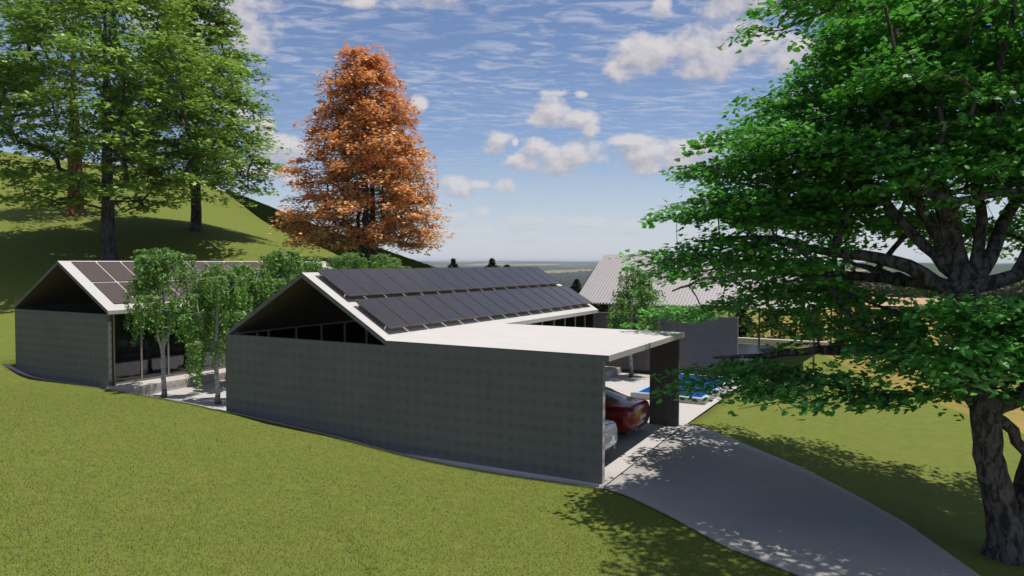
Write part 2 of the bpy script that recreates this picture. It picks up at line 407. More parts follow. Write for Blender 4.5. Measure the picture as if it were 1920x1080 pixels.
# left house (higher terrace)
H1 = empty('house', (0, 0, 0), label='left house with flat brown solar panels, blank concrete end wall and tall dark windows', cat='house', group='gabled concrete houses')
b1 = dict(xl=-27.53, xr=-21.0, y0=1.15, y1=16.9, ze=3.42)
split_roof('roof', b1['xl'], b1['xr'], 1.15, 16.9, 3.42, H1)
MB().box((-27.5, 1.17, .0), (-21.06, 1.33, 3.262)).build('end_wall', M['concrete'], H1)
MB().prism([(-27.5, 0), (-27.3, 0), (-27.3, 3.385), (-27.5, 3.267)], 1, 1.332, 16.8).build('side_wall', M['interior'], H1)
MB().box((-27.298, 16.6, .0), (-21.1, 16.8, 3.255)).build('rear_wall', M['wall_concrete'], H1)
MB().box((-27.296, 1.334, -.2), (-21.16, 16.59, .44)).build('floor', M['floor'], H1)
glazing(H1, -21.32, 1.50, 16.5, .445, 3.30, 1.24, 1)
pw = MB().box((-21.158, 1.16, .04), (-20.10, 16.8, .45)); pw.build('terrace', M['pale_concrete'], H1)
MB().box((-21.13, 1.36, .452), (-21.0, 1.42, 3.22)).build('corner_post', M['bronze'], H1)
# furniture seen dimly behind the panes
def table(x, y, z, l, w, h, label, legs=True, grp=None):
    t = empty('table', (x, y, z), label=label, cat='table')
    MB().box((-w/2, -l/2, h - .05), (w/2, l/2, h)).build('table_top', M['wood'], t)
    for a in (-1, 1):
        for b in (-1, 1): MB().box((a*(w/2-.08)-.03, b*(l/2-.08)-.03, 0), (a*(w/2-.08)+.03, b*(l/2-.08)+.03, h - .052)).build('leg', M['wood'], t)
    return t
table(-24.2, 4.9, .44, 3.6, 1.0, .76, 'long dark table standing dimly behind the windows of the left house')

# middle house with its carport
H2 = empty('house', (0, 0, 0), label='middle house with raised dark solar panels, long front wall and white flat-roofed carport', cat='house', group='gabled concrete houses')
xl, xr, ze = -12.98, -6.525, 3.13
split_roof('roof', xl, xr, 0.0, 16.0, ze, H2)
MB().box((-13.1, .002, -.4), (-.001, .162, 2.998)).build('front_wall', [M['concrete'], M['pale_concrete']], H2)
for o_ in H2.children:
    if o_.name.startswith('front_wall'):
        for p in o_.data.polygons: p.material_index = 1 if p.normal.x > .9 else 0  # end face in paler concrete, standing for the sun on it
cr = MB().box((-6.522, .0, 3.0), (.149, 6.72, 3.147)).build('carport_roof', [M['roof'], M['concrete'], M['pale_concrete']], H2)
for p in cr.data.polygons: p.material_index = 1 if p.normal.y < -.9 else (2 if p.normal.z < -.5 else 0)
MB().box((-.95, 6.59, -.1), (0, 6.71, 2.998)).build('pier', M['dark_concrete'], H2)
MB().box((-12.9, .164, -.1), (-6.6, 15.9, .03)).build('floor', M['floor'], H2)
glazing(H2, -12.86, .3, 15.8, .035, 3.045, 1.28, -1)
glazing(H2, -6.66, 6.9, 15.8, .035, 3.04, 1.1, 1)
MB().box((-6.74, .166, -.1), (-6.58, 6.7, 2.97)).build('party_wall', M['pale_concrete'], H2)

# solar panels
def tilted_panel():
    p = empty('solar_panel'); w, L, th = .98, 1.52, .045
    f = MB()
    f.box((0, 0, 0), (L, .02, th)); f.box((0, w - .02, 0), (L, w, th)); f.box((0, .02, 0), (.02, w - .02, th)); f.box((L - .02, .02, 0), (L, w - .02, th))
    f.build('frame', M['pv_frame'], p)
    MB().box((.02, .02, .004), (L - .02, w - .02, th - .006)).build('cell_sheet', M['pv'], p)
    for (a, b) in ((.16, .03), (L - .2, .03)): MB().box((a, b, -.17), (a + .035, b + .035, -.001)).build('bracket', M['leg'], p)
    return p
def flat_panel():
    p = empty('solar_panel'); w, L, th = 1.01, 1.56, .03
    f = MB()
    f.box((0, 0, 0), (L, .02, th)); f.box((0, w - .02, 0), (L, w, th)); f.box((0, .02, 0), (.02, w - .02, th)); f.box((L - .02, .02, 0), (L, w - .02, th))
    f.build('frame', M['pv_frame'], p)
    MB().box((.02, .02, .002), (L - .02, w - .02, th - .004)).build('cell_sheet', M['pv_flat'], p)
    return p
ORD = ['first', 'second', 'third', 'fourth', 'fifth', 'sixth', 'seventh', 'eighth', 'ninth', 'tenth', 'eleventh', 'twelfth', 'thirteenth', 'fourteenth', 'fifteenth', 'sixteenth']
ANG = math.atan(K)
tp = tilted_panel(); fp = flat_panel(); note_children(None)
def row(proto, n, x0, ridge_x, ridge_z, y0, pitch, h, text, group, first):
    for i in range(n):
        o = proto if (i == 0 and first) else copy_tree(proto)
        o.location = (x0, y0 + pitch * i, ridge_z - K * (x0 - ridge_x) + h); o.rotation_euler = (0, ANG, 0)
        tag(o, text % ORD[i], 'solar panel', group)
rm = (xl + xr) / 2; rz = ze + K * (rm - xl)
row(tp, 15, -9.56, rm, rz, .40, 1.0115, .175, '%s panel from the near gable in the upper raised row on the middle roof', 'raised solar panels on the middle house', True)
row(tp, 15, -8.05, rm, rz, .40, 1.0255, .175, '%s panel from the near gable in the lower raised row on the middle roof', 'raised solar panels on the middle house', False)
r1 = (-27.53 - 21.0) / 2; z1 = 3.42 + K * (r1 + 27.53)
row(fp, 13, -24.15, r1, z1, 1.65, 1.11, .012, '%s brown panel from the near gable in the top row on the left roof', 'flat solar panels on the left house', True)
row(fp, 13, -22.71, r1, z1, 1.65, 1.11, .012, '%s brown panel from the near gable in the bottom row on the left roof', 'flat solar panels on the left house', False)

# right pavilion with ribbed metal roof
H3 = empty('pavilion', (0, 0, 0), label='open pavilion under a big ribbed pale metal gable roof', cat='pavilion')
def ribbed():
    m = MB(); x0, x1, ye, yr, z0 = -10.86, 2.45, 23.0, 27.73, 3.01; k = (5.8 - 3.01) / (yr - ye)
    pitch = .19; n = int((x1 - x0) / pitch)
    for sgn, ya in ((1, ye), (-1, 2 * yr - ye)):
        V = []; F = []; prof = []
        for i in range(n):
            a = x0 + i * pitch; prof += [(a, 0), (a + pitch * .55, 0), (a + pitch * .62, .055), (a + pitch * .90, .055), (a + pitch * .97, 0)]
        prof.append((x1, 0))
        for (x, h) in prof: V += [(x, ya, z0 + h), (x, yr, 5.8 + h)]
        for (x, h) in prof: V += [(x, ya, z0 - .06), (x, yr, 5.8 - .06)]
        q = len(prof)
        for i in range(q - 1):
            F.append((2*i, 2*i+2, 2*i+3, 2*i+1)); F.append((2*q+2*i, 2*q+2*i+1, 2*q+2*i+3, 2*q+2*i+2)); F.append((2*i, 2*q+2*i, 2*q+2*i+2, 2*i+2))
        F.append((0, 1, 2*q+1, 2*q)); F.append((2*q-2, 4*q-2, 4*q-1, 2*q-1))
        m.add(V, F)
    return m
ribbed().build('roof', M['metal_roof'], H3)
for x in (-10.6, -6.3, -2.0, 2.2):
    for y in (23.3, 32.1): MB().box((x - .05, y - .05, -.3), (x + .05, y + .05, 3.0)).build('post', M['bronze'], H3)
MB().box((-11, 22.8, -.6), (-1.0, 32.4, .16)).build('floor', M['floor'], H3)

# garden wall, planting strip, pool
tag(MB().box((-7.2, 17.0, .24), (-.28, 17.16, 2.93)).build('garden_wall', M['wall_concrete']), 'tall plain concrete garden wall behind the pool', 'wall')
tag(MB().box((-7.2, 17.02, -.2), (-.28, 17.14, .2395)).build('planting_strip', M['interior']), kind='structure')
tag(MB().box((-13.0, 16.2, -.1), (-7.0, 16.36, 2.75)).build('garden_wall', M['wall_concrete']), 'short concrete wall closing the yard behind the middle house', 'wall')
PL = empty('swimming_pool', (0, 0, 0), label='raised blue swimming pool with concrete sides in the courtyard', cat='swimming pool')
px0, px1, py0, py1, pz = -3.0, -.12, 10.6, 16.4, .34
w = MB()
w.box((px0, py0, 0), (px1, py0 + .1, pz)); w.box((px0, py1 - .1, 0), (px1, py1, pz)); w.box((px0, py0 + .1, 0), (px0 + .1, py1 - .1, pz)); w.box((px1 - .1, py0 + .1, 0), (px1, py1 - .1, pz))
w.build('basin_wall', M['pale_concrete'], PL)
w = MB(); a = .06
w.box((px0+a, py0+a, pz), (px1-a, py0+.2, pz+.012)); w.box((px0+a, py1-.2, pz), (px1-a, py1-a, pz+.012)); w.box((px0+a, py0+.2, pz), (px0+.24, py1-.2, pz+.012)); w.box((px1-.2, py0+.2, pz), (px1-a, py1-.2, pz+.012))
w.build('rim', M['tile'], PL)
MB().box((px0 + .101, py0 + .101, .1), (px1 - .101, py1 - .101, pz - .02)).build('water', M['water'], PL)
tag(MB().box((-6.9, 14.6, .11), (-5.5, 16.4, .42)).build('concrete_bench', M['pale_concrete'], bevel=.01), 'low pale concrete block beside the garden wall seen through the carport', 'bench')
tag(MB().box((-5.5, 33.2, -.9), (14, 33.5, .42)).build('boundary_wall', M['white_edge']), 'low white boundary wall in front of the olive shrubs', 'wall')

# ------------------------------------------------------------------ trees
def tubes(segs, sides=7):
    """segs: (p, q, rp, rq, dir_p, dir_q) -> verts, quads; rings of joined segments coincide"""
    P = np.array([s[0] for s in segs]); Q = np.array([s[1] for s in segs]); rp = np.array([s[2] for s in segs]); rq = np.array([s[3] for s in segs])
    D = Q - P; D = D / (np.linalg.norm(D, axis=1, keepdims=True) + 1e-9)
    Da = np.array([s[4] if len(s) > 4 else d for s, d in zip(segs, D)]); Db = np.array([s[5] if len(s) > 4 else d for s, d in zip(segs, D)])
    ref = np.array([[.35, .93, .11]]); a = np.arange(sides) * 2 * np.pi / sides; c = np.cos(a)[None, :, None]; s_ = np.sin(a)[None, :, None]
    def ring(X, D, r):
        U = np.cross(D, ref); U /= np.linalg.norm(U, axis=1, keepdims=True) + 1e-9; W = np.cross(D, U)
        return X[:, None] + (U[:, None] * c + W[:, None] * s_) * r[:, None, None]
    V = np.concatenate([ring(P, Da, rp), ring(Q, Db, rq)], 1).reshape(-1, 3); n = len(segs); i = np.arange(sides); j = (i + 1) % sides
    f = np.stack([i, j, j + sides, i + sides], -1)[None] + (np.arange(n) * 2 * sides)[:, None, None]
    return V, f.reshape(-1, 4)
class Skel:
    def __init__(s): s.p = []; s.par = []; s.w = []; s.minr = []
    def add(s, p, par, minr=0): s.p.append(np.array(p, float)); s.par.append(par); s.w.append(0.); s.minr.append(minr); return len(s.p) - 1
    def line(s, pts, par, radii, step=.35):
        """hand-set limb through pts; radii given at each point (minimum radius)"""
        pts = np.array(pts, float); first = None
        if par is not None: pts = np.vstack([s.p[par], pts]); radii = [radii[0]] + list(radii)
        L = np.r_[0, np.cumsum(np.linalg.norm(np.diff(pts, axis=0), axis=1))]; n = max(2, int(L[-1] / step))
        last = par
        for k in range(0 if par is None else 1, n + 1):
            t = L[-1] * k / n; q = [np.interp(t, L, pts[:, c]) for c in range(3)]
            rr = np.interp(t, L, radii); wob = (.014 if rr > .16 else .035) * (RNG.rand(3) - .5) * (2 if 0 < k < n else 0)
            last = s.add(np.array(q) + wob, last, np.interp(t, L, radii))
        return last
    def grow(s, anchors, origin, step=.45, sag=.12, k_up=.6):
        """join every anchor to the skeleton by the cheapest near node"""
        order = np.argsort(np.linalg.norm(anchors - origin, axis=1)); tips = []
        for a in anchors[order]:
            P = np.array(s.p); d = np.linalg.norm(P - a, axis=1)
            cost = d + np.maximum(P[:, 2] - a[2], 0) * k_up + np.linalg.norm(P - origin, axis=1) * .12
            b = int(np.argmin(cost)); A = P[b]; L = d[b]; n = max(1, int(L / step)); last = b
            for i in range(1, n + 1):
                t = i / n; q = A * (1 - t) + a * t; q[2] += sag * L * math.sin(math.pi * t) * .6
                q = q + (RNG.rand(3) - .5) * .10 * (0 if i == n else 1)
                last = s.add(q, last)
            tips.append(last)
        return np.array(tips)
    def finish(s, tips, rtip, expo=.5, rmax=1.):
        n = len(s.p); c = np.zeros(n); c[tips] = 1
        for i in range(n - 1, -1, -1):
            if s.par[i] is not None: c[s.par[i]] += c[i]
        r = np.minimum(np.maximum(rtip * np.maximum(c, 1) ** expo, np.array(s.minr)), rmax); s.r = r
        P = np.array(s.p); main = {}
        for i in range(n):
            q = s.par[i]
            if q is not None and (q not in main or r[i] > r[main[q]]): main[q] = i
        din = np.zeros((n, 3))
        for i in range(n):
            if s.par[i] is not None: din[i] = P[i] - P[s.par[i]]
        din /= np.linalg.norm(din, axis=1, keepdims=True) + 1e-9
        dn = din.copy()
        for q, i in main.items(): dn[q] = din[q] + din[i]; dn[q] /= np.linalg.norm(dn[q]) + 1e-9
        out = []
        for i in range(n):
            q = s.par[i]
            if q is None: continue
            if main[q] == i: out.append((P[q], P[i], r[q], r[i], dn[q], dn[i]))
            else: out.append((P[q], P[i], min(r[q], r[i] * 1.35), r[i], din[i], dn[i]))
        return out
def leafs(cent, nrm_tilt, size, tmpl, flatdir=None, yaw=None, droop=0., sizevar=.35, fold=.15):
    """cent (n,3) leaf positions; template (k,2) outline; each leaf lies near horizontal, tilted at random"""
    n = len(cent); k = len(tmpl)
    yaw = RNG.rand(n) * 2 * np.pi if yaw is None else yaw
    tx = RNG.randn(n) * nrm_tilt; ty = RNG.randn(n) * nrm_tilt + droop
    sc = size * (1 + (RNG.rand(n) - .5) * 2 * sizevar)
    X = tmpl[:, 0][None] * sc[:, None]; Y = tmpl[:, 1][None] * sc[:, None]
    Z = -np.abs(Y) * fold
    # pitch about y (droop of the tip), roll about x
    c, s_ = np.cos(ty)[:, None], np.sin(ty)[:, None]; X1 = X * c + Z * s_; Z1 = -X * s_ + Z * c
    c, s_ = np.cos(tx)[:, None], np.sin(tx)[:, None]; Y1 = Y * c - Z1 * s_; Z2 = Y * s_ + Z1 * c
    c, s_ = np.cos(yaw)[:, None], np.sin(yaw)[:, None]
    V = np.stack([X1 * c - Y1 * s_, X1 * s_ + Y1 * c, Z2], -1) + cent[:, None]
    return V.reshape(-1, 3), np.arange(n * k).reshape(n, k)
MAPLE = np.array([(0, 0), (-.12, .20), (.08, .48), (.22, .34), (.42, .50), (.52, .26), (.70, .28), (1.0, 0), (.70, -.28), (.52, -.26), (.42, -.50), (.22, -.34), (.08, -.48), (-.12, -.20)])
CLUMP = np.array([(0, 0), (.15, .42), (.36, .16), (.62, .34), (.66, .08), (1.0, 0), (.66, -.10), (.52, -.40), (.34, -.14), (.05, -.36)])
OVAL = np.array([(0, 0), (.35, .24), (1, 0), (.35, -.24)])
def tree_obj(name, base, V1, F1, bark, V2, F2, leaf, **k):
    r = empty(name, base, **k); b = np.array(base)
    mesh_np('trunk', V1 - b, F1, bark, r, smooth=True); mesh_np('crown', V2 - b, F2, leaf, r)
    return r
def flare(skel, base, r0, r1, h):
    """widening trunk foot"""
    pass

def broad_tree(name, base, h, prof, r_trunk, n_anchor, leaf_per, leaf_size, bark, leaf, clear=.2, tmpl=CLUMP, lean=(0, 0), spray=.85, layer=1.0, shell=.55, rtip=.012, seed=1, tilt=.30, gap=.0, flat=.22, **k):
    """prof(t) -> crown radius at height fraction t (0 crown base .. 1 top)"""
    global RNG
    keep = RNG; RNG = np.random.RandomState(seed)
    base = np.array(base, float); S = Skel(); z0 = base[2]; hb = h * clear
    pts = [base + (0, 0, -.4), base + (0, 0, .0), base + (0, 0, .35), base + (0, 0, hb), base + (lean[0] * .4, lean[1] * .4, h * .55), base + (lean[0], lean[1], h * .93)]
    S.line(pts, None, [r_trunk * 1.75, r_trunk * 1.55, r_trunk * 1.12, r_trunk * .95, r_trunk * .45, .03], step=.4)
    A = []
    while len(A) < n_anchor:
        t = RNG.rand() ** .9; R = prof(t)
        if RNG.rand() > (R / max(prof(x) for x in (0, .1, .2, .3, .4, .5))) ** 1.2 + .1: continue
        q = R * (shell + (1 - shell) * RNG.rand()) if RNG.rand() < .72 else R * math.sqrt(RNG.rand()) * .9
        ph = RNG.rand() * 2 * math.pi; q *= 1 + .14 * math.sin(3 * ph + seed) + .09 * math.sin(7 * ph + 5 * t + seed)
        f = clear + (1 - clear) * t
        A.append(base + np.array([lean[0] * f + q * math.cos(ph), lean[1] * f + q * math.sin(ph), hb + (h - hb) * t]))
    A = np.array(A)
    tips = S.grow(A, base + (0, 0, hb), step=.7, k_up=1.1)
    V1, F1 = tubes(S.finish(tips, rtip, .5, r_trunk * 1.8), 7)
    C = []; Y = []
    for a in A:
        out = a - (base + (lean[0] * .5, lean[1] * .5, 0)); yaw0 = math.atan2(out[1], out[0]); n = int(leaf_per * (.6 + .8 * RNG.rand()))
        rad = spray * (.6 + .8 * RNG.rand())
        u = np.sqrt(RNG.rand(n)) * rad; ph = RNG.rand(n) * 2 * np.pi
        lx = u * np.cos(ph) * 1.25; ly = u * np.sin(ph) * .85
        lz = RNG.randn(n) * rad * flat - .18 * (lx / rad) ** 2 * rad * (lx > 0)
        C.append(np.stack([a[0] + lx * math.cos(yaw0) - ly * math.sin(yaw0), a[1] + lx * math.sin(yaw0) + ly * math.cos(yaw0), a[2] + lz], -1))
        Y.append(yaw0 + RNG.randn(n) * .9)
    C = np.concatenate(C); Y = np.concatenate(Y)
    V2, F2 = leafs(C, tilt, leaf_size, tmpl, yaw=Y, droop=.15)
    o = tree_obj(name, tuple(base), V1, F1, bark, V2, F2, leaf, **k); RNG = keep
    return o
def gz(x, y): return float(height(np.array([x]), np.array([y]))[0])

def prof_round(R):
    return lambda t: R * (math.sin(math.pi * min(1, (.22 + t * .80))) ** .6 if t < .97 else .2)
def prof_cone(R):
    return lambda t: R * max(.2, (1 - t) ** .56) * (1 if t > .1 else .86 + 1.4 * t)

broad_tree('maple_tree', (-39.2, 13.1, gz(-39.2, 13.1)), 20.5, prof_round(7.9), .42, 600, 62, .33, M['bark'], M['leaf_hill'], clear=.165, seed=11, spray=1.1, flat=.13,
           label='large green tree with a thick dark trunk just behind the left house', cat='tree', group='green trees on the hill')
broad_tree('maple_tree', (-42.7, 22.6, gz(-42.7, 22.6)), 19.5, lambda t: 6.3 * (max(.12, 1 - t) ** .55) * min(1, .75 + t * 3), .38, 500, 62, .33, M['bark'], M['leaf_hill'], clear=.17, seed=23, spray=1.05, flat=.13,
           label='slender green tree further up the slope, right of the largest hill tree', cat='tree', group='green trees on the hill')
broad_tree('pine_tree', (-53, 19.4, gz(-53, 19.4)), 18, prof_round(4.6), .55, 90, 40, .36, M['bark_red'], M['leaf_hill'], clear=.3, seed=31, spray=1.3,
           label='tree with a reddish brown trunk standing behind the largest hill tree', cat='tree', group='green trees on the hill')
broad_tree('maple_tree', (-55, 4.0, gz(-55, 4.0)), 19, prof_round(7.5), .5, 260, 55, .36, M['bark'], M['leaf_hill'], clear=.17, seed=37, spray=1.2,
           label='green hill tree nearest the left edge, only partly in view', cat='tree', group='green trees on the hill')
broad_tree('autumn_tree', (-25.8, 22.5, gz(-25.8, 22.5)), 14.8, prof_cone(5.9), .26, 640, 74, .24, M['bark'], M['leaf_orange'], clear=.115, seed=41, spray=.75, shell=.45, flat=.22,
           label='tall cone-shaped tree with copper orange autumn leaves behind the middle house', cat='tree')
broad_tree('maple_tree', (-28.4, 26.4, gz(-28.4, 26.4)), 12.0, prof_cone(4.3), .32, 220, 50, .25, M['bark'], M['leaf_hill'], clear=.12, seed=43, spray=.8,
           label='green tree standing right behind the orange autumn tree and mostly hidden by it', cat='tree')

# ---- birches with hanging twigs
def birch(seed, h, fork=True, R=1.35, nb=26, dens=1.0, lo=.42):
    global RNG
    keep = RNG; RNG = np.random.RandomState(seed); S = Skel()
    k1 = S.line([(0, 0, -.2), (0, 0, 0), (.02, .0, .25), (-.05, .03, h * .32)], None, [.14, .125, .095, .08], step=.2)
    top = S.line([(-.02, 0, h * .5), (.05, .03, h * .75), (.02, 0, h * .97)], k1, [.06, .035, .012], step=.25)
    if fork:
        S.line([(.22, .05, h * .46), (.30, .08, h * .62), (.5, .1, h * .74)], k1, [.055, .04, .015], step=.25)
        S.line([(-.30, -.05, h * .5), (-.46, .05, h * .66), (-.8, .1, h * .72)], k1, [.055, .035, .015], step=.25)
    A = []
    for i in range(nb):
        t = lo + (1 - lo) * RNG.rand(); rr = R * (1.15 - t) ** .6 * (.35 + .75 * RNG.rand()) * 1.25; ph = RNG.rand() * 2 * math.pi
        A.append((rr * math.cos(ph), rr * math.sin(ph), h * t))
    A.append((0, 0, h)); A = np.array(A); tips = S.grow(A, np.array((0, 0, h * .35)), step=.3, sag=.4, k_up=.9)
    C = []; extra = []
    for a in A:
        for q in range(int(8 * dens)):
            p = a + np.array([RNG.randn() * .20, RNG.randn() * .20, RNG.rand() * .12]); L = (.5 + .8 * RNG.rand()) * (1.25 if a[2] < h * .75 else .8)
            n = int(L * 46); s = np.linspace(0, 1, n); out = a[:2] / (np.linalg.norm(a[:2]) + .3) * .18
            q3 = np.stack([p[0] + out[0] * np.sin(s * 1.6) + RNG.randn(n) * .034, p[1] + out[1] * np.sin(s * 1.6) + RNG.randn(n) * .034, p[2] + .08 * np.sin(s * 3) - L * s ** 1.3], -1)
            C.append(q3); extra += [(a, p, .005, .004), (p, q3[-1] * .6 + p * .4, .004, .003)]
    V1, F1 = tubes(S.finish(tips, .009, .5, .14) + extra, 7)
    V2, F2 = leafs(np.concatenate(C), .6, .125, OVAL, droop=.7)
    me = []
    o1 = bpy.data.meshes.new('trunk'); r = (V1, F1, V2, F2); RNG = keep; bpy.data.meshes.remove(o1); return r
BK = [birch(101, 5.75, True, 1.65, 36, 1.0, .6), birch(102, 5.2, False, 1.3, 36, 1.0), birch(103, 5.0, False, 1.4, 40, 1.15, .46), birch(104, 5.0, False, 1.15, 34, 1.1, .45)]
BM = {}
def place_birch(kind, x, y, z, s, rz, label):
    r = empty('birch_tree', (x, y, z), rz, label=label, cat='tree', group='young birches in the courtyards'); r.scale = (s, s, s)
    if kind not in BM:
        V1, F1, V2, F2 = BK[kind]; a = mesh_np('trunk', V1, F1, M['bark_birch'], r, smooth=True); b = mesh_np('crown', V2, F2, M['leaf_birch'], r); BM[kind] = (a, b)
    else:
        for o in BM[kind]: c = o.copy(); link(c, r)
place_birch(0, -19.08, 2.15, .02, 1.0, .5, 'birch with a forked white trunk in front of the left house windows')
place_birch(1, -16.17, 2.25, .02, 1.0, .3, 'birch whose white trunk stands just left of the middle house front wall')
place_birch(2, -18.3, 5.3, .08, 1.02, 1.9, 'birch behind the two front ones, its crown just left of the gable slope')
place_birch(2, -18.1, 7.4, .1, 1.14, 4.0, 'tallest courtyard birch, its crown rising above the left roof ridge')
place_birch(1, -18.9, 10.3, .1, 1.03, 2.2, 'birch with its top against the far end of the left roof')
place_birch(0, -20.2, 14.2, .12, .98, 3.1, 'birch top left of the orange tree trunk, above the solar panels')
place_birch(2, -20.4, 17.4, .2, 1.10, 1.2, 'birch top right in front of the orange tree trunk')
place_birch(0, -19.3, 17.0, .2, .88, 2.5, 'smaller birch top just right of the orange tree trunk')
place_birch(1, -21.9, 24.7, gz(-21.9, 24.7), (5.1 - gz(-21.9, 24.7)) / 5.4, 2.0, 'small birch top peeking over the panels where the dark bank ends')
place_birch(3, -4.71, 15.59, .11, .99, .7, 'drooping birch in front of the garden wall, above the white carport roof')

